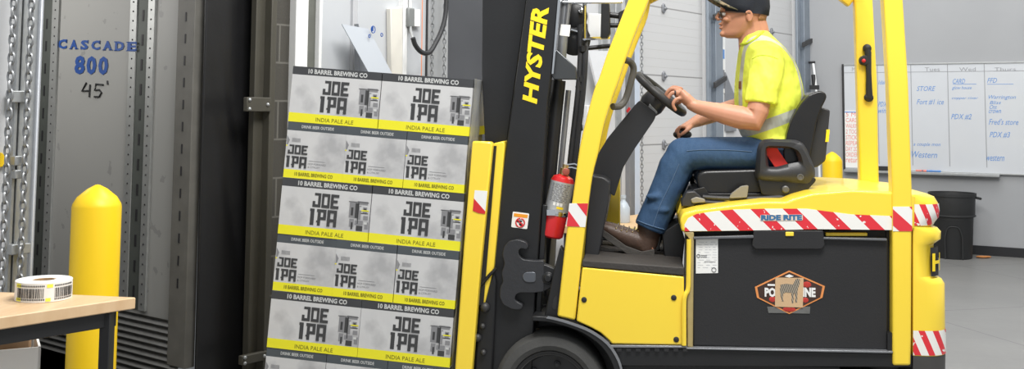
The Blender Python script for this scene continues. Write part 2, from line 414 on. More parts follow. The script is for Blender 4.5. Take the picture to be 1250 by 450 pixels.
# door end frame of the trailer with slots
n0, n1 = T(222, 136)[1], T(243, 136)[1]
f = MB(); f.box((TS-.05, n1, .1), (TS+.02, n0, 2.9)); p = f.build('rear_frame', mat('rear frame paint', (.15, .145, .13), .6, var=.3, scale=9), trailer, frame=DOCK, bevel=.004)
nm = (n0+n1)/2
for k in range(15): f = MB(); f.box((TS-.053, nm-.005, .55+k*.13), (TS-.049, nm+.006, .55+k*.13+.055)); f.build('frame_slot', INK, p, frame=DOCK)
n0, n1 = T(217, 136)[1], T(222, 136)[1]
f = MB(); f.box((TS-.02, n1, zs), (TS, n0, 2.9)); f.build('wall_edge', mtd, trailer, frame=DOCK)
# stencilled writing
def ttext(f, s, px0, py0, px1, py1, bold=0.0, o=.004):
    A = T(px0, py1, o); Bq = T(px1, py1, o); C = T(px0, py0, o)
    f.text(s, A, (Bq-A).normalized(), (0, 0, 1), (Bq-A).length, abs(C.z-A.z), bold)
f = MB(); cx = [69, 83.5, 96.5, 109.5, 124, 138.5, 153.5, 168.5]; ty = lambda x: 48+(x-69)*.035
for i, ch in enumerate('CASCADE'):
    a, b = cx[i]+.6, cx[i+1]-1.2; y0, y1 = ty(a), ty(a)+11.5
    o = .0185 if i == 6 else .004
    ttext(f, ch, a+1, y0, b-1, y1, .045, o)
    ser = {'C': [(.86, .62, 1, 1)], 'A': [(-.08, 0, .28, .1), (.66, 0, 1.1, .1)], 'S': [(.88, .66, 1, 1), (0, 0, .1, .32)], 'D': [(-.12, 0, .2, .1), (-.12, .9, .2, 1)],
           'E': [(-.12, 0, .2, .1), (-.12, .9, .2, 1), (.92, .66, 1.02, 1), (.92, 0, 1.02, .34)]}[ch]
    A = T(a+1, y1, o); R = T(b-1, y1, o)-A; h = T(a+1, y0, o).z-A.z
    for u0, v0, u1, v1 in ser: f.rect(A, R, (0, 0, h), u0, v0, u1, v1)
f.build('stencilled_name', BLUE, trailer, frame=DOCK, recalc=False); f = MB()
for ch, a, b in (('8', 90.5, 103), ('0', 105, 117), ('0', 119.5, 131.5)): ttext(f, ch, a, 68+(a-90)*.03, b, 90.5+(a-90)*.03, .04)
f.build('stencilled_number', BLUE, trailer, frame=DOCK, recalc=False)
f = MB()
def tstroke(pts, r=.006):
    f.tube([T(x, y, .004) for x, y in pts], r, 6, flat=1)
tstroke([(105.5, 101), (100, 111), (110, 110.5)]); tstroke([(110, 103), (109, 118.5)])
tstroke([(126, 103.5), (117, 102.5), (115.5, 110), (121, 109.5), (124, 113), (121, 118), (115, 118)]); tstroke([(131, 98.5), (131.5, 103)])
f.build('marker_length', INK, trailer, frame=DOCK)

# dock seal curtain, jamb post, brackets
mcur = mat('black vinyl curtain', (.012, .012, .013), .36, var=.2, bump=.1, bscale=40)
s0, s1 = TS-.02, SX(318, .1)
f = MB(); L = []
NI, NZ = 40, 60
for jx in range(NZ+1):
    z = 2.7*jx/NZ; row = []
    for i in range(NI+1):
        u = i/NI; s = s0+(s1-s0)*u
        w = .030*math.exp(-((u-(1.05-z*.55))/.10)**2)*math.exp(-((z-.7)/.6)**2)+.022*math.exp(-((u-(1.45-z*.62))/.07)**2)*math.exp(-((z-1.3)/.5)**2)+.018*math.sin((u+z*.2)*5)
        row.append((s, .105+.4*w, z))
    L.append(row)
f.loops(L, ring=False)
o = f.build('dock_seal_curtain', mcur, frame=DOCK, smooth=180); tag(o, 'black wrinkled dock seal curtain hanging beside the grey trailer wall', 'curtain')
so = o.modifiers.new('thick', 'SOLIDIFY'); so.thickness = .015
mpost = mat('olive painted steel', (.075, .07, .055), .55, .2, var=.15)
t = thing('door_jamb_post', 'dark olive steel jamb post with two bolted brackets between black curtain and block wall', 'post', CORN+DD*SX(312)+DN*-.05)
a, b = SX(303.5), SX(325)
f = MB(); w = b-a
f.box((a, -.05, 0), (a+w*.52, .0, 3.2)); f.box((a+w*.5, -.11, 0), (a+w*.58, .0, 3.2)); f.box((a+w*.55, -.08, 0), (b, .0, 3.2)); f.build('post_profile', mpost, t, frame=DOCK, bevel=.004)
for y0, y1, xa, xb in ((119, 136, 298, 328), (427, 445, 292, 324)):
    q0, q1 = W(xa, y1, -.1), W(xb, y0, -.1); f = MB(); f.box((q0[0], -.125, q0[1]), (q1[0], -.09, q1[1])); br = f.build('bracket', mpost, t, frame=DOCK, bevel=.004)
    for u, v in ((.1, .18), (.1, .82), (.85, .5)): f = MB(); f.ball((q0[0]+(q1[0]-q0[0])*u, -.126, q0[1]+(q1[1]-q0[1])*v), .011, 10, 6); f.build('bolt', GALV, br, frame=DOCK)

# chains
def chain(name, label, px, n, ymid=None, pitch=.034, r=.0042, s=None, zt=3.0, zb=.15, sag=0):
    s = SX(px, n) if s is None else s; f = MB(); k = 0; z = zb; c = CORN+DD*s+DN*n
    while z < zt:
        a = (DD*.8+DN*.6) if k % 2 else (DD*.6-DN*.8); h, w = pitch*.62, pitch*.3; P = []
        for q in range(10):
            t = 2*PI*q/10; P.append(Vector((c.x, c.y, z))+a*(w*math.cos(t))+Vector((0, 0, h*math.sin(t))))
        f.tube(P, r, 5, close=True, up=(.3, .5, .8)); z += pitch*.92; k += 1
    return tag(f.build(name, CHN, smooth=60), label, 'chain', 'door hoist chains')
chain('hoist_chain', 'galvanised hoist chain at the far left edge beside the white wall', 11, -.11, pitch=.048, r=.006)
chain('hoist_chain', 'galvanised hoist chain hanging against the trailer opening, right of the leftmost chain', 33, -.11, pitch=.048, r=.006)
# galvanised track at the left jamb
t = thing('door_track', 'galvanised steel door track between two chains at the far left', 'door track', CORN+DD*SX(28)+DN*-.04)
f = MB(); a, b = SX(14), SX(47)
f.box((a, -.03, 0), (a+(b-a)*.12, 0, 3.2)); f.box((a, -.006, 0), (b, .0, 3.2)); f.box((a+(b-a)*.18, -.03, 0), (a+(b-a)*.46, -.004, 3.2))
f.build('track_rail', GALV, t, frame=DOCK, bevel=.003)
f = MB(); f.box((b-(b-a)*.2, -.03, 0), (b-(b-a)*.04, .03, 3.2)); f.build('track_edge', mat('bright track edge', (.66, .69, .74), .35, .5, var=.05), t, frame=DOCK, bevel=.012)
for y0, y1, xa, xb in ((111, 125, 12, 36), (190, 202, 16, 26), (207, 218, 16, 26), (296, 311, 12, 36)):
    q0, q1 = W(xa, y1, -.06), W(xb, y0, -.06); f = MB(); f.box((q0[0], -.075, q0[1]), (q1[0], -.03, q1[1])); f.build('track_bracket', GALV, t, frame=DOCK, bevel=.004)
f = MB(); q0 = W(-6, 205, -.03); q1 = W(4, 190, -.03)
P = rnd([(W(-8, 206)[0], q0[1]), (W(5, 204)[0], q0[1]+.01), (W(4, 194)[0], q1[1]-.01), (W(-2, 188)[0], q1[1]+.02)], .01)
f.prism([(x, -.03, z) for x, z in P], (0, .028, 0)); o = f.build('wall_tag', YEL2, frame=DOCK, bevel=.003); tag(o, 'small yellow tag on the white wall at the left edge', 'tag')

# ---------------------------------------------------------------- middle bay: pale door edge, gear hanging on it
d = dk(-.0)
f = MB(); f.box((s20, .05, 0), (s21, .12, 3.2)); struct(f.build('door_2', mat('slate door skin', (.065, .068, .076), .5, var=.25, scale=2.5), frame=DOCK))
def strip(name, xa, xb, n0, n1, m, kind=True):
    f = MB(); f.box((SX(xa, n0), n0, 0), (SX(xb, n0), n1, 3.2)); o = f.build(name, m, frame=DOCK, bevel=.004)
    return struct(o) if kind else o
strip('trim_2', 359, 374, -.06, .05, WHT); strip('trim_3', 374, 388, .02, .06, mat('dark grey channel', (.12, .125, .11), .5, var=.2))  # pale trim strip, then a dark grey channel
strip('trim_4', 388, 391.5, -.02, .05, WHT)
mpan = mat('pale insulated panel', (.50, .52, .545), .45, var=.03)
strip('trim_5', 391.5, 429, -.0, .05, mpan); strip('trim_6', 429, 434.5, -.025, .05, mat('panel joint', (.47, .48, .50), .4, var=.05))
strip('trim_7', 434.5, 491, -.0, .05, mpan); strip('trim_8', 491, 496, -.05, .05, WHT); strip('trim_9', 496, 520, -.01, .05, mpan)
strip('trim_10', 513.5, 514.5, -.013, -.009, mat('orange seam', (.75, .28, .15), .6)); strip('trim_11', 519.5, 522, -.02, .05, INK); strip('trim_12', 522, 546, -.03, .05, mat('grey guide', (.36, .37, .38), .5, .1, var=.1))
# leaning beige insulation board and white sheet
f = MB(); P = [W(477, 10, -.05), W(478, 105, -.05), W(492, 105, -.05), W(491.5, 7, -.05), W(488, 9, -.05)]
f.prism([(q[0], -.05, q[1]) for q in P], (0, .045, 0))
tag(f.build('insulation_board', mat('beige foam edge', (.68, .66, .60), .7, var=.05), frame=DOCK, bevel=.006), 'off-white foam insulation board leaning on the pale panel above the stacked cases', 'board')
f = MB(); P = [W(437.5, 28, -.3), W(470, 34, -.3), W(480, 92, -.3), W(462, 160, -.3), W(452, 92, -.3)]
t = thing('plastic_sheet', 'white plastic sheet with blue printed marks standing tilted behind the top cases', 'sheet', CORN+DD*P[2][0]+DN*-.3)
f.prism([(q[0], -.3+.15*(i in (0, 1)), q[1]) for i, q in enumerate(P)], (.0, .006, 0)); f.build('sheet_panel', mat('glossy white acrylic', (.42, .45, .49), .12, var=.02, coat=.5), t, frame=DOCK)
f = MB()
def dloop(cx, cy, r, w, n=-.235):
    c = W(cx, cy, n); k = .0051*r; f.tube([(c[0]+k*math.cos(a)*.8, n, c[1]+k*math.sin(a)) for a in [i*2*PI/16 for i in range(16)]], w, 5, close=True)
dloop(455.5, 36, 4.5, .003, -.19); dloop(451, 44, 2, .003, -.2); dloop(466, 42.5, 2.2, .003, -.2)
q = W(454, 38, -.19); f.box((q[0], -.192, q[1]), (q[0]+.012, -.187, q[1]+.03))
f.build('printed_mark', BLUE, t, frame=DOCK)
f = MB(); P = [W(437.5, 29, -.1), W(454, 95, -.1), W(438, 95, -.1)]; f.prism([(q[0], -.1, q[1]) for q in P], (0, .04, 0))
tag(f.build('leaning_sheet', STEEL, frame=DOCK), 'dark grey sheet standing behind the tilted white plastic sheet', 'sheet')
# junction box with cable
t = thing('electrical_box', 'grey electrical junction box with hanging black cable beside the chains above the cases', 'electrical box', CORN+DD*SX(501)+DN*-.06)
q0, q1 = W(496.5, 33, -.06), W(505, 10, -.06); f = MB(); f.box((q0[0], -.075, q0[1]), (q1[0], -.01, q1[1])); bx = f.build('box_body', mat('grey box enamel', (.2, .21, .21), .4, var=.1), t, frame=DOCK, bevel=.01)
q2, q3 = W(505, 32, -.05), W(507.5, 11, -.05); f = MB(); f.box((q1[0]-.02, -.05, q2[1]), (q3[0]+.05, -.02, q3[1])); f.build('mounting_plate', WHT, t, frame=DOCK, bevel=.003)
f = MB(); f.tube([(W(500.5, y, -.045)[0], -.045, W(500.5, y, -.045)[1]) for y in (11, -20, -60)], .012, 8); f.build('conduit', WHT, t, frame=DOCK)
CP = [(501, 32), (501.5, 38), (504, 46), (507, 55), (513, 62.5), (520, 65), (526, 62), (533, 50), (539, 37), (543.5, 20), (545, 0), (546, -30)]
f = MB(); f.tube(spline([Vector((W(x, y, -.22)[0], -.22, W(x, y, -.22)[1])) for i, (x, y) in enumerate(CP[2:])], 6), .017, 9); f.build('cable', HOSE, t, frame=DOCK)
f = MB(); f.tube([Vector((W(x, y, n)[0], n, W(x, y, n)[1])) for (x, y), n in zip(CP[:4], (-.06, -.11, -.17, -.22))], .009, 8); f.build('cable_gland', GALV, t, frame=DOCK)
chain('hoist_chain', 'galvanised chain hanging behind the cases, left one of the middle pair', 526.5, -.12, pitch=.030)
chain('hoist_chain', 'galvanised chain hanging behind the cases, right one of the middle pair', 541.5, -.12, pitch=.034)
chain('hoist_chain', 'dark chain hanging along the white dock door, left of the steering wheel', 783.5, -.1, pitch=.036, zb=.7)
# strips between mast and door
strip('trim_13', 769, 775, -.05, .0, STEEL); strip('trim_14', 775, 781, -.04, .0, mat('pale blue jamb', (.58, .65, .76), .5)); strip('trim_15', 735, 742, -.04, .0, GALV)
strip('trim_16', 752, 759, -.06, 0, GALV)
f = MB(); P = [W(718.5, 62, -.12), W(745, 62, -.12), W(752, 105, -.12), W(735, 130, -.12)]; f.prism([(q[0], -.12, q[1]) for q in P], (0, .02, 0))
tag(f.build('plastic_sheet', mat('white sheet', (.72, .74, .77), .2), frame=DOCK), 'white sheet leaning on the wall behind the mast hoses', 'sheet')
f = MB(); q0, q1 = W(718, 128, -.05), W(752, 118, -.05); f.box((q0[0], -.05, q0[1]-1.2), (q1[0], 0, q0[1])); tag(f.build('wall_cabinet', mwall, frame=DOCK, bevel=.01), 'pale wall cabinet behind the curved yellow guard leg', 'cabinet')
# ---------------------------------------------------------------- whiteboard wall
wb = thing('whiteboard', 'large whiteboard with weekday columns and handwriting on the grey wall', 'whiteboard', CORN+WB*2.2+Vector((0, 0, .9)))
a, zt = B(1029.5, 80, -.03); _, zl = B(1029, 205, -.03); b = B(1256, 80, -.03)[0]+.35
mwb = mat('whiteboard enamel', (.60, .625, .66), .22, var=.015, coat=.3)
f = MB(); f.box((a, -.03, zl), (b, -.004, zt)); f.build('board_face', mwb, wb, frame=BOARD)
f = MB(); e = .018
f.box((a-e, -.04, zl-e), (b+e, -.002, zl)); f.box((a-e, -.04, zt), (b+e, -.002, zt+e)); f.box((b, -.04, zl), (b+e, -.002, zt)); f.build('frame', GALV, wb, frame=BOARD, bevel=.003)
f = MB(); f.box((a-e, -.042, zl-e), (a+.006, -.002, zt+e)); f.build('frame_edge', INK, wb, frame=BOARD, bevel=.003)
tb = B(1220, 206, -.09)[0]
f = MB(); f.prism([(a, -.04, zl-.01), (a, -.11, zl-.012), (a, -.11, zl-.04), (a, -.04, zl-.055)], (tb-a, 0, 0)); f.build('marker_tray', GALV, wb, frame=BOARD, bevel=.003)
f = MB()
for xx in (1072, 1113, 1158, 1203): q = B(xx, 140, -.03)[0]; f = MB(); f.box((q-.004, -.0315, zl+.06), (q+.004, -.0302, zt-.005)); f.build('ruled_line', GREYM, wb, frame=BOARD)
f = MB()
q = B(1100, 88, -.03)[1]; f.box((a+.01, -.0315, q-.003), (b, -.0302, q+.003)); f.build('ruled_line', GREYM, wb, frame=BOARD)
def wtext(f, s, px0, py0, px1, py1, it=.25, bold=0.0):
    A = B(px0, py1, -.0315); C = B(px1, py0, -.0315); f.text(s, (A[0], -.0315, A[1]), (1, 0, 0), (0, 0, 1), C[0]-A[0], C[1]-A[1], bold, it)
for s, q in (('MON', (1040, 82, 1054, 87)), ('Tues', (1129, 82, 1147, 87)), ('Wed', (1171, 82, 1191, 87)), ('Thurs', (1214, 82, 1240, 87))): f = MB(); wtext(f, s, *q, 0.0); f.build('column_heading', GREYM, wb, frame=BOARD, recalc=False)
for s, q in (('Idaho', (1072, 98, 1085, 103)), ('PDX', (1072, 124, 1083, 130)), ('wine', (1072, 132, 1085, 138)), ('STORE', (1119, 105, 1142, 111)), ('Fort #1 ice', (1119, 121, 1152, 128)), ('a couple mon', (1115, 174, 1148, 179)), ('Western', (1113, 185, 1144, 192)),
             ('CARD', (1163, 96, 1178, 102)), ('glow house', (1162, 105, 1186, 110)), ('copper river', (1162, 118, 1194, 122)), ('PDX #2', (1161, 139, 1186, 146)),
             ('FFD', (1205, 95, 1217, 101)), ('Warrington', (1207, 116, 1240, 122)), ('Bliss', (1208, 123, 1222, 127)), ('Ott', (1208, 128, 1217, 133)), ('crown', (1207, 134, 1222, 138)), ('Fred\'s store', (1207, 145, 1243, 152)), ('PDX #3', (1208, 161, 1233, 168)), ('western', (1204, 190, 1226, 196))): f = MB(); wtext(f, s, *q, .35); f.build('blue_handwriting', BLUEM, wb, frame=BOARD, recalc=False)
for x0, x1, yy in ((1163, 1192, 103), (1205, 1237, 103)): A = B(x0, yy, -.0315); C = B(x1, yy, -.0315); f = MB(); f.box((A[0], -.0315, A[1]), (C[0], -.0305, A[1]+.005)); f.build('underline', BLUEM, wb, frame=BOARD)
A = B(1031, 206, -.032); C = B(1053, 135, -.032); f = MB(); f.box((A[0], -.036, A[1]+.02), (C[0], -.0305, C[1])); sh = f.build('pinned_note', PAPER, wb, frame=BOARD)
f = MB()
for i, s in enumerate(('5 MT', 'CARDS', 'WALKING', '2 TOGO', 'STICK 6', 'REPEAT', 'DAY 2OZ', 'ORDERS', 'return')):
    f = MB(); y = 137+i*7; A = B(1032.5, y+5, -.037); C = B(1050, y, -.037); f.text(s, (A[0], -.037, A[1]), (1, 0, 0), (0, 0, 1), C[0]-A[0], C[1]-A[1], 0, .1); f.build('red_handwriting', REDM, sh, frame=BOARD, recalc=False)
f = MB(); A = B(1030, 136, -.04); f.box((a+.005, -.038, A[1]-.012), (C[0], -.0305, A[1])); f.build('note_edge', BLUEM, wb, frame=BOARD)
f = MB(); A = B(1072, 203, -.07); f.box((A[0], -.09, zl-.01), (A[0]+.13, -.05, zl+.04)); tag(f.build('board_eraser', INK, frame=BOARD, bevel=.006), 'black eraser lying on the whiteboard tray between the two yellow guard legs', 'eraser')
for xx, mm, l in ((1124, REDM, 'red marker pen on the whiteboard tray, left of the blue markers'), (1131, BLUEM, 'blue marker pen on the whiteboard tray, beside the red one'), (1141, BLUEM, 'blue marker pen on the whiteboard tray, farthest right of the pens')):
    q = B(xx, 206, -.07)[0]; f = MB(); f.lathe((q-.055, -.08, zl+.002), (1, 0, 0), [(.006, 0), (.01, .004), (.01, .085), (.012, .086), (.012, .118), (.004, .125)], 12); tag(f.build('marker_pen', mm, frame=BOARD), l, 'marker')

# bin, bollards, broom
q = atz(1164, 314, 0); rb = .205; t = thing('trash_can', 'large black plastic trash can standing against the grey wall behind the forklift', 'trash can', q)
mbin = mat('black bin plastic', (.022, .023, .024), .55, var=.15, bump=.05)
f = MB(); zt = .72; f.lathe(q, (0, 0, 1), [(rb*.92, 0), (rb*.95, .012), (rb*1.06, zt*.62), (rb*1.14, zt*.66), (rb*1.18, zt-.035), (rb*1.23, zt-.035), (rb*1.24, zt), (rb*1.17, zt), (rb*1.15, zt-.04), (rb*.9, .02), (.02, .02)], 36, False, False); f.build('bin_body', mbin, t)
f = MB(); f.tube([q+Vector((rb*1.18, -.05, zt-.05)), q+Vector((rb*1.42, -.05, zt-.06)), q+Vector((rb*1.42, .05, zt-.06)), q+Vector((rb*1.18, .05, zt-.05))], .014, 8); f.build('handle', mbin, t)
f = MB(); P = [];
for k in range(13): a = math.radians(-128+k*4); P.append(q+Vector((math.cos(a)*rb*1.06, math.sin(a)*rb*1.06, .36-.12*abs((k-6)/6)**4)))
f.tube([P[0]-Vector((0, 0, .24))]+P+[P[-1]-Vector((0, 0, .24))], .008, 6)
f.tube([q+Vector((math.cos(math.radians(a))*rb*1.14, math.sin(math.radians(a))*rb*1.14, zt*.655)) for a in range(-170, 0, 8)], .012, 6); f.build('moulded_rib', mbin, t)
f = MB(); c = atz(1199, 314.5, .002); f.ball(c+Vector((0, 0, .012)), (.07, .04, .014), 10, 6); f.ball(c+Vector((.06, .03, .01)), (.05, .03, .012), 8, 5)
tag(f.build('crumpled_wrapper', mat('orange brown litter', (.5, .2, .06), .7, var=.3, scale=30)), 'small orange brown litter on the floor by the trash can', 'litter')
def bollard(px, base, r, zt, label, z0=0.0):
    f = MB(); f.lathe(Vector((base.x, base.y, z0)), (0, 0, 1), [(r*.98, 0), (r, .01), (r, zt-.105), (r*.97, zt-.09), (r*.8, zt-.058), (r*.4, zt-.02), (r*.1, zt-.002), (.002, zt)], 40, True, False)
    return tag(f.build('bollard', YEL2, smooth=40), label, 'bollard')
b0 = at(118.5, 243, 0.0+4.75)
bollard(118, Vector((b0.x, 4.75, 0)), .112, at(121, 225, 4.75).z, 'thick yellow bollard with pointed cap standing behind the wooden table')
c = atp(1016, 200, CORN-WBN*1.6, WBN); bollard(1016, Vector((c.x, c.y, 0)), .105, atp(1016, 185, CORN-WBN*1.6, WBN).z, 'smaller yellow bollard behind the driver\'s seat near the grey wall')
t = thing('floor_broom', 'broom with pale handle and black grip leaning in the corner behind the seat', 'broom', CORN-WBN*.25+WB*.2)
f = MB(); P = [B(x, y, -.2) for x, y in ((989, 77), (995, 108), (1003, 250))]; f.tube([(P[i][0], -.05-.1*i, P[i][1]) for i in range(3)], .016, 8); f.build('pole', WHT, t, frame=BOARD)
f = MB(); q = B(993.5, 104, -.15); f.box((q[0]-.05, -.17, q[1]-.05), (q[0]+.05, -.09, q[1]+.0)); f.tube([(q[0], -.13, q[1]), (q[0]-.015, -.12, q[1]+.13)], .025, 8); q2 = B(990, 76, -.05); f.tube([(q2[0]-.06, -.05, q2[1]), (q2[0]+.05, -.05, q2[1])], .014, 8); f.build('black_grip', INK, t, frame=BOARD)

# workbench behind the cowl with a jug
q = atp(765, 268, CORN-DN*.35, DN); t = thing('work_table', 'small wooden topped table behind the forklift cowl and driver\'s boots', 'table', (q.x, q.y, 0))
mwood = mat('maple butcher block', (.62, .42, .22), .45, var=.1, scale=2)
s_, z_ = (q-CORN).dot(DD), q.z
f = MB(); f.box((s_-.75, -.85, z_-.06), (s_+.9, -.17, z_)); f.build('table_top', mwood, t, frame=DOCK, bevel=.006)
f = MB()
for a in (s_-.68, s_+.83):
    for n in (-.8, -.22): f.box((a-.03, n-.03, 0), (a+.03, n+.03, z_-.06))
f.build('table_frame', BLK, t, frame=DOCK, bevel=.004)
q = atp(761, 261, CORN-DN*.45, DN); q.z = z_; f = MB()
f.lathe(q, (0, 0, 1), [(.05, 0), (.055, .01), (.055, .12), (.035, .16), (.018, .18), (.018, .2), (.022, .2), (.022, .225), (.002, .226)], 18)
tag(f.build('plastic_jug', mat('pale blue plastic', (.42, .48, .54), .3), smooth=40), 'small pale bottle on the table behind the cowl', 'bottle')

# near table with label roll, left front
mgr = mat('butcher block top', (.66, .46, .27), .4, var=.08, scale=2)
g = NT(mgr); mp = g.n('ShaderNodeMapping'); mp.inputs['Rotation'].default_value = (0, 0, math.radians(-58)); mp.inputs['Scale'].default_value = (30, 1.6, 8); g.put(mp.inputs[0], g.pos())
g.col(g.mix(g.noise(mp.outputs[0], 1.0, 5.0), (.55, .34, .17), (.80, .60, .38)))
zt = .9; A, Bp, Cp, Dp = atz(166, 362.5, zt), atz(-60, 395.5, zt), atz(-60, 354, zt), atz(92, 359.2, zt)
tb = thing('packing_table', 'butcher block packing table with black steel legs at the left front', 'table', (A.x-.3, A.y, 0))
f = MB(); f.prism([A, Bp, Cp, Dp], (0, 0, -.042)); f.build('table_top', mgr, tb, bevel=.004)
ed = (Bp-A).normalized(); en = Vector((ed.y, -ed.x, 0)); en = en if en.dot(Cp-A) > 0 else -en
f = MB(); P0 = A+ed*.06+en*.04+Vector((0, 0, -.07)); f.bar([P0, P0+ed*1.0], .03, .056); f.bar([P0, P0+(Dp-A).normalized()*.5], .03, .056); f.build('apron', BLK, tb, bevel=.003)
f = MB(); L0 = atz(140, 379, zt-.05); L0 = A+ed*.09+en*.035; f.box((L0.x-.02, L0.y-.02, 0), (L0.x+.02, L0.y+.02, zt-.044)); f.build('leg', BLK, tb, bevel=.003)
f = MB(); f.box((Bp.x-.1, Bp.y+.1, 0), (Bp.x-.06, Bp.y+.14, zt-.044)); f.build('leg', BLK, tb, bevel=.003)
c = atz(53, 364, zt); r = .0985*.98; h = .070
roll = thing('label_roll', 'white roll of barcode labels standing on the wooden packing table', 'label roll', c)
f = MB(); f.lathe(c, (0, 0, 1), [(r*.42, 0), (r, 0), (r, h), (r*.42, h), (r*.42, 0)], 48, False, False); f.build('paper_roll', PAPER, roll, bevel=.002)
f = MB(); f.lathe(c, (0, 0, 1), [(r*.36, .001), (r*.42, .001), (r*.42, h-.002), (r*.36, h-.002), (r*.36, .001)], 32, False, False); f.build('card_core', mat('cardboard', (.45, .3, .17), .8), roll)
va = math.atan2(-c.y, -c.x)
def onroll(f, a0, a1, z0, z1):
    n = max(2, int(abs(a1-a0)/4)); L = []
    for i in range(n+1): a = va+math.radians(a0+(a1-a0)*i/n); L.append([c+Vector((math.cos(a)*(r+.0008), math.sin(a)*(r+.0008), z)) for z in (z0, z1)])
    f.loops(L, ring=False)
rr = random.Random(3)
for base, span in ((-62, 62), (22, 50)):
    f = MB(); a = base
    while a < base+span: w = rr.choice((.8, 1.5, 2.4)); onroll(f, a, a+w, .016, .05); a += w+rr.choice((.9, 1.6))
    for z in (.055, .008):
        a = base
        while a < base+span: onroll(f, a, a+2.2, z, z+.006); a += 3.6
    f.build('printed_barcode', INK, roll)
f = MB()
for a0, a1, z0, z1 in ((-66, -50, .052, .066), (-66, -50, .004, .016), (6, 18, .052, .064), (4, 14, .004, .016)): onroll(f, a0, a1, z0, z1)
f.build('yellow_patch', mat('highlighter yellow', (.9, .9, .1), .6), roll)
# carton on the floor shelf under the table
q = at(50, 423, 3.75); bx = thing('storage_carton', 'open white carton under the packing table', 'carton', (q.x-.2, q.y+.15, q.z-.5))
f = MB(); x1, y0, zz = q.x, q.y, q.z
CB = Matrix.Translation((x1, y0, zz)) @ Matrix.Rotation(math.atan2(-x1, y0)+.06, 4, 'Z')
f.box((-.5, 0, -.35), (0, .008, 0)); f.box((-.008, .0, -.35), (0, .38, 0)); f.box((-.5, .372, -.35), (0, .38, 0)); f.box((-.5, 0, -.35), (0, .38, -.345)); f.build('carton_walls', PAPER, bx, frame=CB)
f = MB(); f.box((-.48, .06, -.1), (-.03, .33, .035)); f.build('brown_contents', mat('brown card', (.32, .2, .11), .8, var=.15), bx, bevel=.01, frame=CB)
f = MB(); f.box((x1-.6, y0-.25, zz-.39), (x1+.12, y0+.45, zz-.351)); f.build('lower_shelf', mwood, tb, bevel=.004)
# ---------------------------------------------------------------- the load of beer cases on the forks
YN = 5.0                                            # near side of the truck
LA = at(357.5, 80, YN); LB = at(578, 97, YN); LC = at(331, 424, YN)
LX = (LB-LA); LW = LX.length; LX.normalize(); TH = math.atan2(-LX.z, LX.x)
LZ = Vector((-LX.z, 0, LX.x)); 
if LZ.z < 0: LZ = -LZ
LH = abs((LA-LC).dot(LZ))/5
mkraft = mat('printed case grey', (.47, .47, .47), .42, var=.1, coat=.25)
g = NT(mkraft); wv = g.noise(g.obj(), 5.5, 6.0); w2 = g.noise(g.obj(), 16.0, 4.0)
k = g.math('MULTIPLY', g.math('GREATER_THAN', wv, .5), g.math('MULTIPLY', g.math('SUBTRACT', wv, .5), 5.0))
g.col(g.mix(g.math('MINIMUM', k, .8), g.mix(w2, (.66, .66, .655), (.55, .55, .555)), (.36, .36, .37)))
mband = mat('printed case charcoal', (.05, .052, .056), .4, var=.2, coat=.25)
mband2 = mat('printed case slate', (.072, .085, .095), .4, var=.15, coat=.25)
mcy = mat('printed case yellow', (.86, .80, .02), .42, var=.03, coat=.25)
mlet = mat('case lettering', (.05, .051, .053), .5)
mpale = mat('case pale lettering', (.58, .59, .58), .5)
mill = mat('case illustration grey', (.24, .24, .25), .5)
mdy = mat('case olive lettering', (.2, .18, .01), .5)
CM = [mkraft, mband, mcy, mlet, mpale, mill, mdy, mband2]
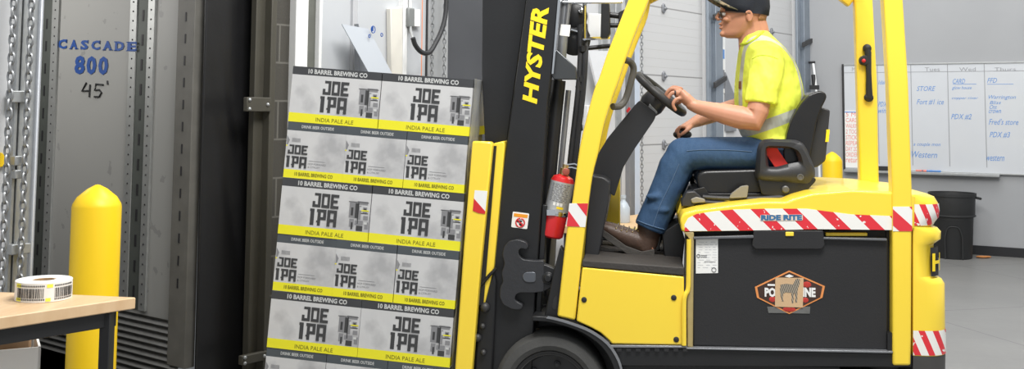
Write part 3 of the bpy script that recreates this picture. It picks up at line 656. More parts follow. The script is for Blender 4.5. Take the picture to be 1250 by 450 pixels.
def case_mesh(name, w, d, h, wide):
    f = MB(); g_ = .0012; x0, x1, y0, y1 = -w/2+g_, w/2-g_, -d/2+g_, d/2-g_
    zs = [0, h*(.165 if wide else .15), h*(.85 if wide else .845), h-.001]
    R = [[f.bm.verts.new(p) for p in ((x0, y0, z), (x1, y0, z), (x1, y1, z), (x0, y1, z))] for z in zs]
    for i, mi in enumerate((2, 0, 1 if wide else 7)):
        f.mi = mi
        for j in range(4): f.face((R[i][j], R[i][(j+1) % 4], R[i+1][(j+1) % 4], R[i+1][j]))
    f.mi = 0; f.face(R[0][::-1]); f.face(R[3])
    bmesh.ops.recalc_face_normals(f.bm, faces=f.bm.faces)
    O = Vector((-w/2, y0-.0009, 0)); ux, uz = Vector((1, 0, 0)), Vector((0, 0, 1))
    def P(u, v): return O+ux*(u*w)+uz*((1-v)*h)
    if wide:
        f.mi = 3; f.glyphs('JOE', P(.36, .475), ux, uz, .29*w, .25*h); f.glyphs('IPA', P(.34, .795), ux, uz, .30*w, .29*h)
        f.mi = 4; f.text('10 BARREL BREWING CO', P(.18, .12), ux, uz, .66*w, .085*h, .035)
        f.mi = 6; f.text('INDIA PALE ALE', P(.31, .965), ux, uz, .42*w, .07*h, .0)
        rr = random.Random(5)
        f.mi = 5
        for a, b, c_, e in ((.77, .33, .85, .60), (.855, .30, .97, .36), (.86, .38, .9, .62), (.92, .40, .965, .5), (.78, .62, .83, .76), (.84, .64, .93, .72), (.93, .55, .98, .62), (.95, .66, .99, .78)): f.rect(O, ux, uz, a*w, (1-e)*h, c_*w, (1-b)*h)
        f.mi = 3
        for a, b, c_, e in ((.835, .34, .868, .6), (.865, .33, .875, .70), (.79, .42, .815, .56), (.93, .42, .955, .47), (.8, .68, .82, .8), (.86, .73, .93, .82), (.9, .5, .98, .515), (.76, .315, .98, .325)): f.rect(O-Vector((0, .0004, 0)), ux, uz, a*w, (1-e)*h, c_*w, (1-b)*h)
        f.mi = 2; f.rect(O-Vector((0, .0006, 0)), ux, uz, .9*w, (1-.47)*h, .985*w, (1-.45)*h)
        f.mi = 4
        for a, b, c_, e in ((.885, .40, .905, .46), (.94, .66, .975, .7)): f.rect(O-Vector((0, .0006, 0)), ux, uz, a*w, (1-e)*h, c_*w, (1-b)*h)
    else:
        f.mi = 3; f.glyphs('JOE', P(.045, .575), ux, uz, .33*w, .165*h); f.glyphs('IPA', P(.03, .815), ux, uz, .345*w, .205*h)
        f.mi = 4; f.text('DRINK BEER OUTSIDE', P(.24, .105), ux, uz, .54*w, .055*h, .02)
        f.mi = 6; f.text('10 BARREL BREWING CO', P(.19, .955), ux, uz, .64*w, .065*h, .025)
        f.mi = 5; x = .1
        for k in range(9): f.rect(O, ux, uz, x*w, (1-.36)*h, (x+.009)*w, (1-.29)*h); x += .016
        f.text('HOP FORWARD', P(.40, .745), ux, uz, .3*w, .035*h); f.text('& CITRUSY', P(.40, .80), ux, uz, .2*w, .033*h); f.rect(O, ux, uz, .41*w, (1-.68)*h, .68*w, (1-.673)*h)
        f.prism([P(.01, .25), P(.06, .33), P(.04, .4), P(.015, .42)], (0, .0003, 0))
        f.mi = 2; f.rect(O, ux, uz, .005*w, (1-.44)*h, .03*w, (1-.42)*h)
    me = bpy.data.meshes.new(name); f.bm.to_mesh(me); f.bm.free()
    for q in CM: me.materials.append(q)
    return me
ME_W = case_mesh('wide_case', LW/2, LW/3, LH, True); ME_N = case_mesh('narrow_case', LW/3, LW/2, LH, False)
rown = ('top row', 'second row from top', 'third row from top', 'fourth row from top', 'fifth row from top', 'lowest visible row')
jj = random.Random(11)
bev = None
for r in range(6):
    wide = r % 2 == 0; n = 2 if wide else 3; w = LW/n; dep = LW/3 if wide else LW/2
    for rank in range(2 if r == 0 else 1):
        for i in range(n):
            o = bpy.data.objects.new('beer_case', ME_W if wide else ME_N); COL.objects.link(o)
            p = LA+LX*(w*(i+.5)+.002*jj.uniform(-1, 1))-LZ*(LH*(r+1)); p.y = YN+dep*(.5+rank*1.005)+jj.uniform(0, .004)
            o.location = p; o.rotation_euler = (0, TH, 0)
            if rank: tag(o, 'grey beer case behind the %s case of the top row' % ('left', 'right')[i], 'beer case', 'beer cases stacked on the forks')
            else:
                side = ('left', 'right')[i] if wide else ('left', 'middle', 'right')[i]
                tag(o, ('wide' if wide else 'narrow')+' grey JOE IPA case, %s of the %s' % (side, rown[r]), 'beer case', 'beer cases stacked on the forks')
            if bev is None: bev = True
# loose film hanging at the right end of the load
mfilm = mat('clear stretch film', (.75, .77, .78), .18, var=.1, alpha=.62)
f = MB(); L = []
for k in range(15):
    q = LA-LZ*(LH*6*k/14-.004); row = []
    for j in range(7): row.append(Vector(((q+LX*(LW+.006+.004*math.sin(k*1.7+j*2.1))).x, YN-.004+.30*j/6, (q+LX*LW).z)))
    L.append(row)
f.loops(L, ring=False); tag(f.build('stretch_film', mfilm, smooth=180), 'clear stretch film wrapped over the right end of the stacked cases', 'stretch film')
# pallet under the load (below the picture)
PB = LA-LZ*(LH*6); pal = thing('wooden_pallet', 'wooden pallet on the forks under the stacked beer cases', 'pallet', PB+LX*LW/2-LZ*.14+Vector((0, .45, 0)))
mpl = mat('pallet wood', (.36, .25, .15), .75, var=.2)
PF = Matrix(((LX.x, 0, LZ.x, PB.x), (0, 1, 0, 5.0), (LX.z, 0, LZ.z, PB.z), (0, 0, 0, 1)))
for k in range(7): f = MB(); f.box((0, .9*k/7, -.02), (LW, .9*k/7+.1, -.001)); f.build('deck_board', mpl, pal, frame=PF)
for k in range(3): f = MB(); f.box((0, .02+.4*k, -.115), (LW, .06+.4*k, -.02)); f.build('stringer', mpl, pal, frame=PF)
for k in range(2): f = MB(); f.box((.02+(LW-.12)*k, 0, -.135), (.1+(LW-.12)*k, .9, -.115)); f.build('deck_board', mpl, pal, frame=PF)

# ---------------------------------------------------------------- forklift
fk = thing('forklift', 'yellow and black electric forklift truck carrying a stack of beer cases', 'forklift', (.35, 5.5, 0))
def part(mb, name, m, parent=None, **k): return mb.build(name, m, parent or fk, **k)
# fork arms and carriage
for yy in (5.18, 5.62):
    f = MB(); q = PB-LZ*.075; e = PB+LX*(LW+.05)-LZ*.075
    f.prism([(q.x+.0, yy, q.z-.012), (q.x, yy, q.z+.006), (e.x, yy, e.z+.02), (e.x+LZ.x*.55, yy, e.z+.55), (e.x+LZ.x*.55+.04, yy, e.z+.55), (e.x+.06, yy, e.z-.03)], (0, .12, 0)); part(f, 'fork', BLK, bevel=.004)
f = MB(); f.ppx([(576.5, 172), (600, 173), (601, 176), (586, 330), (577, 440), (574, 480), (553, 480), (556, 440), (566, 300)], 4.985, 5.05); pb = part(f, 'load_backrest', YEL, bevel=.008)
f = MB(); f.ppx([(602, 175), (614.5, 172), (616, 176), (603, 325), (592, 370), (589, 372), (590, 300)], 5.06, 5.9); part(f, 'backrest_panel', YEL, pb, bevel=.006)
f = MB(); f.ppx([(598, 178), (606, 178), (590, 372), (584, 372)], 5.05, 5.86); part(f, 'backrest_gap', BLK, pb)
for k in range(4):
    yy = 5.25+.15*k; f = MB(); f.pxz([(p.x, p.z) for p in (at(579, 174, 5), at(600, 174, 5), at(582, 372, 5), at(564, 372, 5))], yy, yy+.03); part(f, 'backrest_bar', YEL, pb, bevel=.006)
f = MB(); f.ppx([(579.5, 232), (595, 233), (592, 261), (584, 260), (577, 257)], 4.9835, 4.986); hz_ = part(f, 'hazard_sticker', PAPER, pb)
f = MB(); f.ppx([(578.5, 242), (592.5, 258), (592, 261), (584, 260), (577, 257)], 4.9825, 4.984); part(f, 'red_bar', RED, hz_)
f = MB(); f.ppx([(584, 372), (603, 330), (606, 345), (600, 480), (577, 480)], 5.07, 5.85); part(f, 'carriage', BLK, bevel=.01)
for x, y, rx in ((589, 398, 3), (583, 412, 4), (592, 375, 5), (590, 430, 3)): f = MB(); f.ball(at(x, y, 5.06), .005*rx, 10, 6); part(f, 'carriage_bolt', RIM); f = MB(); f.tube([at(585, 350, 5.05), at(598, 335, 5.05), at(606, 327, 5.06)], .008, 6); part(f, 'carriage_pin', RIM)
# mast
f = MB(); f.ppx([(590, -120), (657, -120), (640, 20), (626, 120), (612, 225), (600, 340), (596, 480), (576, 480), (583, 340), (592, 172), (588, 90)], 5.2, 5.26); part(f, 'inner_mast_rail', BLK, bevel=.004)
f = MB(); f.ppx([(590, -120), (657, -120), (640, 20), (626, 120), (612, 225), (600, 340), (596, 480), (576, 480), (583, 340), (592, 172), (588, 90)], 5.76, 5.82); part(f, 'inner_mast_rail', BLK, bevel=.004)
MP = [(660, -120), (697, -120), (681, 0), (673, 88), (669, 120), (661, 250), (652, 385), (648, 480), (590, 480), (595, 400), (600, 340), (611, 225), (627, 115), (643, 0)]
f = MB(); f.ppx(MP, 5.10, 5.20); mr = part(f, 'mast_rail', BLK, bevel=.006)
f = MB(); f.ppx(MP, 5.80, 5.90); part(f, 'mast_rail', BLK, bevel=.006)
f = MB(); f.ppx([(696, -120), (700, -120), (684.5, 0), (675.5, 90), (673.5, 90), (681, 0)], 5.095, 5.12); part(f, 'mast_edge', CHR, mr)
f = MB(); f.ppx([(653, 390), (662, 250), (668, 250), (660, 390)], 5.12, 5.88); part(f, 'mast_crossmember', BLK, bevel=.004); f = MB(); f.ppx([(606, -117), (690, -117), (688, -100), (606, -100)], 5.2, 5.8); part(f, 'mast_crossmember', BLK, bevel=.004)
# maker's name running up the mast
f = MB(); A = at(637.5, 121, 5.098); A2 = at(655.5, 127, 5.098); Z1 = at(649.5, 2.5, 5.098)
up = (Z1-A); ul = up.length; up.normalize(); sd = (A2-A); sl = sd.length; sd.normalize()
vs, fs = text2d('HYSTER', .04)
V = []
for x, y in vs: V.append(f.bm.verts.new(A+up*(ul*x)+sd*(sl*(1-y)*(1+.17*x))))
for q in fs: f.face([V[i] for i in q])
part(f, 'mast_lettering', LETY, mr, recalc=False)
f = MB(); f.ppx(rnd([(626, 258), (646, 260.5), (643.5, 279.5), (624, 277)], 1.5), 5.0975, 5.101); st = part(f, 'warning_sticker', PAPER, mr)
f = MB(); f.ppx([(627.5, 260), (644.5, 262), (643.8, 266), (627, 264)], 5.0965, 5.098); part(f, 'orange_header', mat('sticker orange', (.85, .33, .02), .5), st)
f = MB(); c = at(635, 271.5, 5.0965); f.tube([c+Vector((.021*math.cos(i*PI/10), 0, .021*math.sin(i*PI/10))) for i in range(20)], .0035, 6, close=True); f.tube([c+Vector((-.014, 0, .014)), c+Vector((.014, 0, -.014))], .0035, 6); part(f, 'prohibition_ring', RED, st)
f = MB(); f.ball(c+Vector((-.004, 0, .006)), (.014, .002, .006), 8, 5); f.ball(c+Vector((.004, 0, -.008)), (.01, .002, .008), 8, 5); part(f, 'pictogram', INK, st)
# cast hook bracket
HK = [(612, 333), (616, 322), (613, 311), (615, 301), (621, 294), (632, 292), (642, 295), (645.5, 301), (642, 305), (637, 302.5), (633, 305), (633, 311), (638, 316.5), (652, 318), (664, 317.5), (664, 356), (650, 357.5), (634, 357), (629, 360), (628, 366), (634, 369.5), (639, 372.5), (636, 378), (625, 377.5), (614, 372), (609.5, 362), (610.5, 350), (614, 344)]
f = MB(); f.ppx(rnd(HK, 3, 3), 5.055, 5.099); hk = part(f, 'tilt_bracket', mat('cast iron paint', (.03, .031, .035), .38, var=.2, bump=.15), bevel=.010, seg=3)
f = MB(); f.ppx(rnd([(637, 338), (640, 332), (654, 331.5), (654, 344.5), (641, 344.5)], 4, 5), 5.05, 5.056); part(f, 'bracket_slot', mat('grey slot metal', (.13, .14, .16), .35, .5, var=.2), hk, bevel=.003)  # slot is an inset in a lighter grey than the bracket
f = MB(); f.ppx(rnd([(656, 322), (664, 322), (682, 330), (683, 345), (664, 356), (656, 356)], 4), 5.06, 5.11); c = at(669, 339, 5.06); f.lathe(c, (0, -1, 0), [(.03, -.01), (.03, .006), (.018, .008), (.018, .016), (.004, .017)], 18); part(f, 'pivot_pin', BLK, hk, bevel=.004)
f = MB(); f.ppx([(664, 388), (676, 330), (684, 300), (692, 312), (684, 392)], 5.03, 5.10); part(f, 'tilt_cylinder_guard', BLK, bevel=.006)
f = MB(); f.ppx(rnd([(675.5, 364), (678, 361), (681, 363), (679, 377), (676, 378), (674, 375)], 2), 5.026, 5.031); part(f, 'guard_slot', INK)
# lift cylinders, hoses and the plate behind the mast
for yy, dy in ((5.285, 0), (5.72, 0)):
    f = MB(); f.tube([at(705, -110, yy), at(692, 0, yy), at(684.5, 60, yy), at(680, 100, yy)], [.026, .026, .026, .026], 14); f.tube([at(690, 0, yy-.001), at(682, 95, yy-.001)], .03, 12); lc = part(f, 'lift_cylinder', STEEL)
    f = MB(); f.tube([at(682, 98, yy), at(677.5, 140, yy), at(668, 240, yy), at(659, 360, yy)], .037, 14); part(f, 'cylinder_barrel', BLK, lc)
    f = MB(); f.tube([at(694.5, 0, yy-.028), at(690, 40, yy-.028)], .011, 8); f.tube([at(694, 110, yy), at(680, 250, yy)], .014, 8); part(f, 'chrome_rod', STEEL, lc)
f = MB(); f.ppx([(685, 29.5), (696.5, 30.5), (695, 44.5), (683, 43)], 5.165, 5.17); part(f, 'white_tag', PAPER)
f = MB(); f.ppx([(673, 92), (676, 62), (679, 60), (703, 82), (704, 97), (676, 97)], 5.15, 5.20); part(f, 'mast_gusset', mat('gusset steel', (.09, .095, .10), .28, .6), bevel=.004)
f = MB(); c = at(701, 48, 5.4); f.lathe(c, (0, -1, 0), [(.012, -.03), (.03, -.025), (.075, -.022), (.085, -.016), (.07, 0), (.085, .016), (.075, .022), (.03, .024), (.012, .03)], 28); part(f, 'chain_sheave', BLK, bevel=.002); f = MB(); c = at(702, 20, 5.4); f.lathe(c, (0, -1, 0), [(.05, -.03), (.065, -.02), (.065, .02), (.05, .03)], 24); part(f, 'chain_sheave', BLK, bevel=.002)
f = MB(); f.ball(at(710, 13, 5.36), .018, 10, 6); f.tube([at(697, 36, 5.36), at(704, 38, 5.36), at(712, 40, 5.36)], .008, 6); part(f, 'sheave_fitting', CHR)
for i, dx in enumerate((0, 5.5)):
    f = MB(); f.tube(spline([at(708+dx, 30, 5.36+.05*i), at(709+dx, 60, 5.35), at(706+dx, 110, 5.34), at(697+dx, 190, 5.33), at(690+dx, 260, 5.33)], 6), .016, 9); part(f, 'hydraulic_hose', HOSE)
f = MB()
for y in (56, 93, 104, 152): f = MB(); f.lathe(at(711-(y-56)*.06, y, 5.35), (.1, 0, -1), [(.022, 0), (.025, .003), (.025, .03), (.022, .033)], 10); part(f, 'hose_clamp', BLK)
for a, b_, r in ((at(714, -30, 5.3), at(713.5, 47, 5.3), .010), (at(713.5, 47, 5.3), at(743, 46, 5.75), .010), (at(680, 2.5, 5.25), at(760, 2, 5.25), .009), (at(714, 59, 5.6), at(745, 56, 5.6), .012)): f = MB(); f.tube([a, b_], r, 8); part(f, 'guard_rod', CHR if r < .012 else BLK)
f = MB(); f.ppx([(734, 4), (744, 3), (745, 40), (741, 46), (733, 46)], 5.4, 5.5); f.tube([at(744, 18, 5.45), at(760, 20, 5.45)], .016, 8); f.tube([at(744, 31, 5.45), at(757, 31, 5.45)], .013, 8); f.ppx([(755, 15), (764, 10), (762, 34), (755, 34)], 5.42, 5.48); part(f, 'valve_block', BLK, bevel=.004)
f = MB(); f.ppx([(719, 16), (734, 17), (734, 45), (717, 46)], 5.62, 5.65); part(f, 'load_chain_plate', WHT, bevel=.003)
# curved front legs of the overhead guard
LR = [(797, -28), (792, 0), (779, 32), (765, 69), (755, 99), (747, 121), (737, 153), (730, 187), (723, 215), (716.5, 262), (709, 325), (702, 391)]
LL = [(680, 386), (692, 280), (697, 254), (702, 220), (707, 183), (713.5, 153), (725, 110), (731, 96), (741, 66), (752, 38), (767, 0), (778, -28)]
def legsplit(Y0, Y1, dx, name):
    f = MB(); L = []
    for a, b in zip(spline(LR, 3), spline(LL[::-1], 3)):
        p, q = at(a[0], a[1], YN), at(b[0], b[1], YN); L.append([(q.x+dx, Y0, q.z), (p.x+dx, Y0, p.z), (p.x+dx, Y1, p.z), (q.x+dx, Y1, q.z)])
    f.loops(L); return part(f, name, YEL, bevel=.010, seg=3)
fl = legsplit(5.0, 5.085, 0, 'overhead_guard_leg'); legsplit(5.915, 6.0, 0, 'overhead_guard_leg')
f = MB(); f.ppx(rnd([(736, 190), (757, 190), (757, 284), (733, 284)], 2), 5.84, 5.90); part(f, 'side_post', YEL, bevel=.01)
mst = stripes('front leg tape', 1.0, .145, 0, .5)
def tape(px, Y, name, base, parent, cuts):
    """reflective tape: a white strip with red slanted bars lying on it"""
    f = MB(); f.ppx(px, Y-.0016, Y+.0005); t = f.build(name, PAPER, parent)
    f = MB()
    for c in cuts: f.ppx(c, Y-.0024, Y-.0014)
    f.build('red_bar', mat('reflective red', (.74, .04, .055), .35, var=.03), t); return t
tape([(695, 248), (718, 248), (714.5, 277), (691.5, 276)], 5.0, 'reflective_tape', PAPER, fl, [[(704, 248), (718, 248), (716, 264)], [(691.7, 276), (694, 257), (708, 276.5)]])
# grab handle on the front leg
f = MB(); f.tube(spline([at(762, 73, 5.06), at(769, 75, 5.10), at(773.5, 84, 5.12), at(770, 100, 5.12), at(764, 120, 5.12), at(757, 129, 5.10), at(748, 130, 5.06)], 5), .017, 10); part(f, 'grab_handle', mat('handle rubber', (.09, .085, .075), .55), fl)
# rear legs
def rearleg(pxL, pxR, Y0, Y1):
    f = MB(); L = []
    for (xl, y), (xr, _) in zip(pxL, pxR):
        p, q = at(xl, y, Y0), at(xr, y, Y0); L.append([(p.x, Y0, p.z), (q.x, Y0, q.z), (q.x, Y1, q.z), (p.x, Y1, p.z)])
    f.loops(L); return part(f, 'overhead_guard_leg', YEL, bevel=.010, seg=3)
rl = rearleg([(1077, -30), (1079, 0), (1085, 100), (1089.5, 230), (1090, 410), (1090, 446)], [(1100, -30), (1102.5, 0), (1109, 100), (1113.5, 230), (1112.5, 410), (1112, 446)], 4.985, 5.07)
rf = rearleg([(1042, -30), (1043.5, 0), (1046.5, 100), (1050.5, 240)], [(1063.5, -30), (1065.5, 0), (1071, 100), (1073.5, 240)], 5.9, 5.97)
tape([(1090, 252), (1113.5, 252), (1113.5, 282), (1090, 282)], 4.985, 'reflective_tape', PAPER, rl, [[(1090, 255), (1113.5, 276), (1113.5, 282), (1098, 282), (1090, 275)], [(1110, 252), (1113.5, 252), (1113.5, 256)]])
f = MB(); P = [at(x, y, 5.88) for x, y in ((1058.5, 60), (1059.5, 64), (1060.5, 90), (1061, 116), (1060.5, 120))]; f.tube(P, [.016, .018, .014, .018, .016], 10)
f.ball(at(1058.5, 59, 5.885), (.024, .02, .024), 10, 7); f.ball(at(1060.5, 119, 5.885), (.026, .02, .024), 10, 7); gh = part(f, 'rear_grab_handle', INK, rf)
f = MB(); f.lathe(at(1054.5, 74, 5.9), (0, -1, 0), [(.028, 0), (.028, .03), (.022, .036), (.002, .037)], 18); part(f, 'horn_button_housing', INK, rf)
f = MB(); f.ball(at(1054.5, 74, 5.862), (.011, .008, .011), 10, 6); part(f, 'horn_button', RED, rf)
# roof frame of the guard (above the picture)
TF = at(795, -28, YN); TR = at(1088, -30, YN); zt = TF.z+.06
f = MB()
for yy in (5.02, 5.93): f.bar([(TF.x-.06, yy+.02, TF.z-.02), (TF.x+.1, yy+.02, zt), (TR.x-.1, yy+.02, zt), (TR.x+.01, yy+.02, TR.z-.02)], .06, .08)
f.box((TF.x-.02, 5.04, zt-.06), (TF.x+.04, 5.95, zt+.0)); f.box((TR.x-.1, 5.04, zt-.04), (TR.x-.04, 5.95, zt+.02)); gt = part(f, 'overhead_guard_roof', YEL, bevel=.008)
for k in range(6): f = MB(); x = TF.x+.2+k*.18; f.box((x, 5.05, zt-.015), (x+.03, 5.94, zt+.03)); part(f, 'roof_bar', YEL, gt, bevel=.004)
# drive tyre and fender
c = at(671, 478, 5.0); r = (c-at(671, 406, 5.0)).length; c.z = r; c.y = 5.04
def tyre(c, r, w, nm, sgn=1):
    t = MB(); ax = (0, 1, 0)
    t.lathe(c, ax, [(r*.68, .012), (r*.72, -.008), (r*.80, -.018), (r*.93, -.012), (r*.985, .01), (r, .03), (r, w-.03), (r*.985, w-.01), (r*.93, w), (r*.70, w), (r*.62, w-.02), (r*.62, .012), (r*.68, .012)], 56, False, False); o = part(t, nm, RUB, smooth=30)
    t = MB(); t.lathe(c, ax, [(r*.695, -.004), (r*.70, .002), (r*.66, .006), (r*.635, .012), (r*.62, .05), (r*.56, .075), (r*.30, .08), (r*.27, .05), (r*.2, .045), (.002, .045)], 48, False, False)
    for k in range(6): a = 2*PI*k/6+.3; t.lathe(Vector(c)+Vector((math.cos(a)*r*.43, .078, math.sin(a)*r*.43)), (0, -1, 0), [(.016, 0), (.016, .016), (.009, .02), (.009, .03), (.001, .031)], 6)
    part(t, 'wheel_rim', RIM, o); return o
tyre(c, r, .2, 'drive_tyre'); tyre(Vector((c.x, 5.76, c.z)), r, .2, 'drive_tyre'); cr = Vector((1.0, 5.09, .205)); tyre(cr, .205, .15, 'steer_tyre'); tyre(Vector((1.0, 5.76, .205)), .205, .15, 'steer_tyre')
AO = [(650, 385), (668, 386), (686, 390), (703, 395.5), (722, 403.5), (742, 418), (755, 438), (760, 458), (761, 480)]
AI = [(650, 391), (668, 392), (685, 396), (701, 401), (717, 409), (734, 422), (746, 440), (751, 458), (752, 480)]
f = MB(); L = []
for a, b in zip(spline(AO, 3), spline(AI, 3)):
    p, q = at(a[0], a[1], YN), at(b[0], b[1], YN); L.append([(q.x, 4.99, q.z), (p.x, 4.99, p.z), (p.x, 5.24, p.z), (q.x, 5.24, q.z)])
f.loops(L); fn = part(f, 'fender', BLK, bevel=.004)
f = MB(); L = []
for a, b in zip(spline(AO, 3)[3:-4], spline(AI, 3)[3:-4]):
    p = at(a[0], a[1], YN); L.append([(p.x-.004, 4.985, p.z-.006), (p.x+.004, 4.985, p.z+.004), (p.x+.004, 4.992, p.z+.004), (p.x-.004, 4.992, p.z-.006)])
f.loops(L); part(f, 'fender_bead', STEEL, fn)
f = MB(); p, q = at(652, 388, YN), at(752, 480, YN); f.box((p.x, 5.235, .15), (q.x, 5.25, p.z+.02)); part(f, 'wheel_well', BLK); f = MB(); f.box((p.x, 5.70, .15), (q.x, 5.715, p.z+.02)); part(f, 'wheel_well', BLK)
# chassis
f = MB(); f.ppx([(741, 423), (1113, 431), (1113, 448), (756, 447)], 5.0, 5.98); fr = part(f, 'chassis_rail', BLK, bevel=.006)
f = MB(); f.ppx([(741, 421), (838, 422), (838, 424.5), (742, 424)], 4.99, 5.05); f.ppx([(838, 424), (1090, 428.5), (1090, 431), (838, 426)], 4.985, 5.05); part(f, 'rail_lip', STEEL, fr, bevel=.002)
f = MB()
for k in range(8): f = MB(); f.box((lambda p: (p.x-.011, 4.988, p.z-.007))(at(756+k*11.5, 426, YN)), (lambda p: (p.x+.011, 5.0, p.z+.006))(at(756+k*11.5, 426, YN))); part(f, 'rail_slot', INK, fr)
f = MB(); f.ppx([(750, 440), (1025, 446), (1035, 470), (762, 470)], 5.03, 5.95); part(f, 'underframe', BLK, bevel=.01)
f = MB(); a, b = at(700, 400, YN), at(1113, 445, YN); f.box((a.x, 5.25, .2), (b.x, 5.7, b.z+.03)); part(f, 'underbody', BLK)
# yellow step panel
f = MB(); f.ppx([(711, 326), (835, 337.5), (835.5, 421), (747, 419.5), (741, 413), (733, 406), (722, 400), (703.5, 391.5)], 5.0, 5.06); sp = part(f, 'step_panel', YEL, bevel=.007, seg=3)
f = MB()
for x, y in ((713, 365.5), (822.5, 363), (825.5, 414)): f = MB(); f.lathe(at(x, y, 5.0), (0, -1, 0), [(.013, -.002), (.013, .003), (.008, .006), (.001, .006)], 12); part(f, 'panel_screw', INK, sp)

f = MB(); f.tube(spline([at(841, 292, 4.995), at(840.5, 330, 4.995), at(840, 352, 4.995), at(836.5, 360, 4.99), at(835, 372, 4.99), at(835, 421, 4.99)], 5), .011, 8); part(f, 'panel_bead', YEL, sp)
f = MB(); p, q = at(711, 317, YN), at(835, 326, YN); q2 = at(836, 336.5, YN); p2 = at(710, 325.5, YN)
f.loops([[(p2.x, y, p2.z), (q2.x, y, q2.z), (q.x, y, q.z), (p.x, y, p.z)] for y in (5.0, 5.98)]); fm = part(f, 'floor_mat', mat('ribbed floor rubber', (.045, .04, .036), .7, var=.2, bump=.3, bscale=70), bevel=.006)
f = MB(); f.box((p.x-.02, 5.9, p.z), (q.x+.02, 5.98, p.z+.05)); part(f, 'far_sill', YEL, bevel=.004)
# cowl below the steering column
f = MB(); f.ppx(rnd([(719, 232), (722, 214), (737, 216), (745, 222), (743, 246), (740, 262), (733, 300), (727, 330), (712, 330)], 3), 5.22, 5.76); cw = part(f, 'front_cowl', PLAS, bevel=.015, seg=3)
f = MB(); f.ppx([(735, 222), (743, 226), (741, 262), (737, 262)], 5.30, 5.6); part(f, 'cowl_side_box', PLAS, cw, bevel=.008)
COLM = [(781, 122), (801.5, 138), (799, 146), (773, 184), (761, 204), (755, 224), (750, 240), (738, 230), (722, 226), (724, 206), (731, 186), (742, 168), (775, 128)]
f = MB(); f.ppx(rnd(COLM, 3), 5.40, 5.58); sc = part(f, 'steering_column', PLAS, bevel=.012, seg=3)
f = MB(); f.ppx([(793, 126), (803, 137), (799, 143), (790, 133)], 5.42, 5.56); part(f, 'column_collar', STEEL, sc, bevel=.004)
f = MB(); f.ppx([(722, 224), (745, 228), (741, 262), (720, 258)], 5.36, 5.62); part(f, 'column_boot', PLAS, sc, bevel=.01)
f = MB(); f.ppx([(764, 135), (768, 130), (770, 133), (766, 138)], 5.36, 5.4); part(f, 'red_switch', RED, sc, bevel=.003)
# brake pedal
f = MB(); f.ppx([(716, 282), (724, 278), (744, 288), (742, 294), (728, 292), (715, 300)], 5.33, 5.47); part(f, 'pedal', INK, bevel=.006)
# steering wheel: ring, spokes, boss
WC = at(806.5, 114.5, 5.48); e1 = (at(836, 139.5, 5.48)-at(777, 90, 5.48)); R0 = e1.length/2-.015; e1.normalize()
nn = Vector((0, 1, 0)).cross(e1); nn = nn if nn.z > 0 else -nn
tilt = math.radians(6); e2 = (Vector((0, 1, 0))*math.cos(tilt)+nn*math.sin(tilt)).normalized(); nn = e1.cross(e2); nn = nn if nn.z > 0 else -nn
sw = MB(); ring = [WC+e1*(R0*math.cos(a))+e2*(R0*math.sin(a)) for a in [2*PI*k/48 for k in range(48)]]; sw.tube(ring, .021, 12, close=True); swo = part(sw, 'steering_wheel', mat('steering wheel rubber', (.03, .03, .031), .45, var=.1))
f = MB(); f.lathe(WC-nn*.085, nn, [(.055, -.02), (.066, .01), (.062, .06), (.05, .085), (.045, .10), (.002, .104)], 24)
for a in (.4, 2.5, 4.6): f.tube([WC-nn*.02, WC+(e1*math.cos(a)+e2*math.sin(a))*R0], [(.02, .011), (.014, .009)], 8, up=nn)
part(f, 'wheel_boss', PLAS, swo)
# seat
f = MB(); f.ppx(rnd([(850, 214), (858, 208), (930, 206), (975, 208), (985, 216), (984, 233), (930, 238), (862, 238), (852, 231)], 7, 5), 5.28, 5.74); se = part(f, 'seat_cushion', VINYL, bevel=.03, seg=4)
SB = [(1000, 110.5), (1007, 112), (1010, 118), (1004, 130), (997, 150), (992, 180), (985, 208), (968, 212), (957, 205), (956, 185), (961, 162), (968, 142), (978, 126), (988, 115)]
f = MB(); f.ppx(rnd(SB, 4), 5.28, 5.74); bk = part(f, 'seat_backrest', VINYL, bevel=.035, seg=4)
f = MB(); f.ppx(rnd([(1000, 130), (1013.5, 134), (1008, 196), (998, 204), (985, 205), (992, 170)], 3), 5.33, 5.69); part(f, 'backrest_shell', PLAS, bk, bevel=.01)
f = MB(); f.ppx([(1009, 158), (1013, 158), (1011.5, 173), (1007.5, 173)], 5.325, 5.33); part(f, 'yellow_tag', LETY, bk)
f = MB(); L = []
for px in (rnd([(923, 214), (926, 180), (931, 171), (941, 169.5), (972, 170.5), (981, 174), (986, 182), (996, 206), (996, 218), (990, 228), (925, 222)], 4, 4),):
    HL = rnd([(939, 204), (936, 181), (941, 180.5), (969, 181.5), (972, 184), (977, 198), (968, 199), (950, 204)], 2, 4)
    def res(P, n):
        P = [Vector(p) for p in P]; P.append(P[0]); d = [0]
        for a, b in zip(P, P[1:]): d.append(d[-1]+(b-a).length)
        out = []
        for k in range(n):
            t = d[-1]*k/n; i = max(j for j in range(len(d)) if d[j] <= t+1e-9); i = min(i, len(P)-2); u = (t-d[i])/max(d[i+1]-d[i], 1e-9); out.append(P[i].lerp(P[i+1], u))
        return out
    O = res(px, 64); I = res(HL, 64); cc = Vector((955, 193)); key = lambda q: math.atan2(q.y-cc.y, q.x-cc.x); O.sort(key=key); I.sort(key=key)
    for a, b in zip(O, I):
        m_ = (a+b)/2
        def P(q, Y): w = at(q.x, q.y, 5.2); return Vector((w.x, Y, w.z))
        L.append([P(a, 5.225), P(a.lerp(b, .3), 5.2), P(a.lerp(b, .75), 5.2), P(b, 5.22), P(b, 5.265), P(a, 5.265)])
f.loops(L, close=True); ar = part(f, 'armrest', PLAS, bevel=.0, smooth=50)
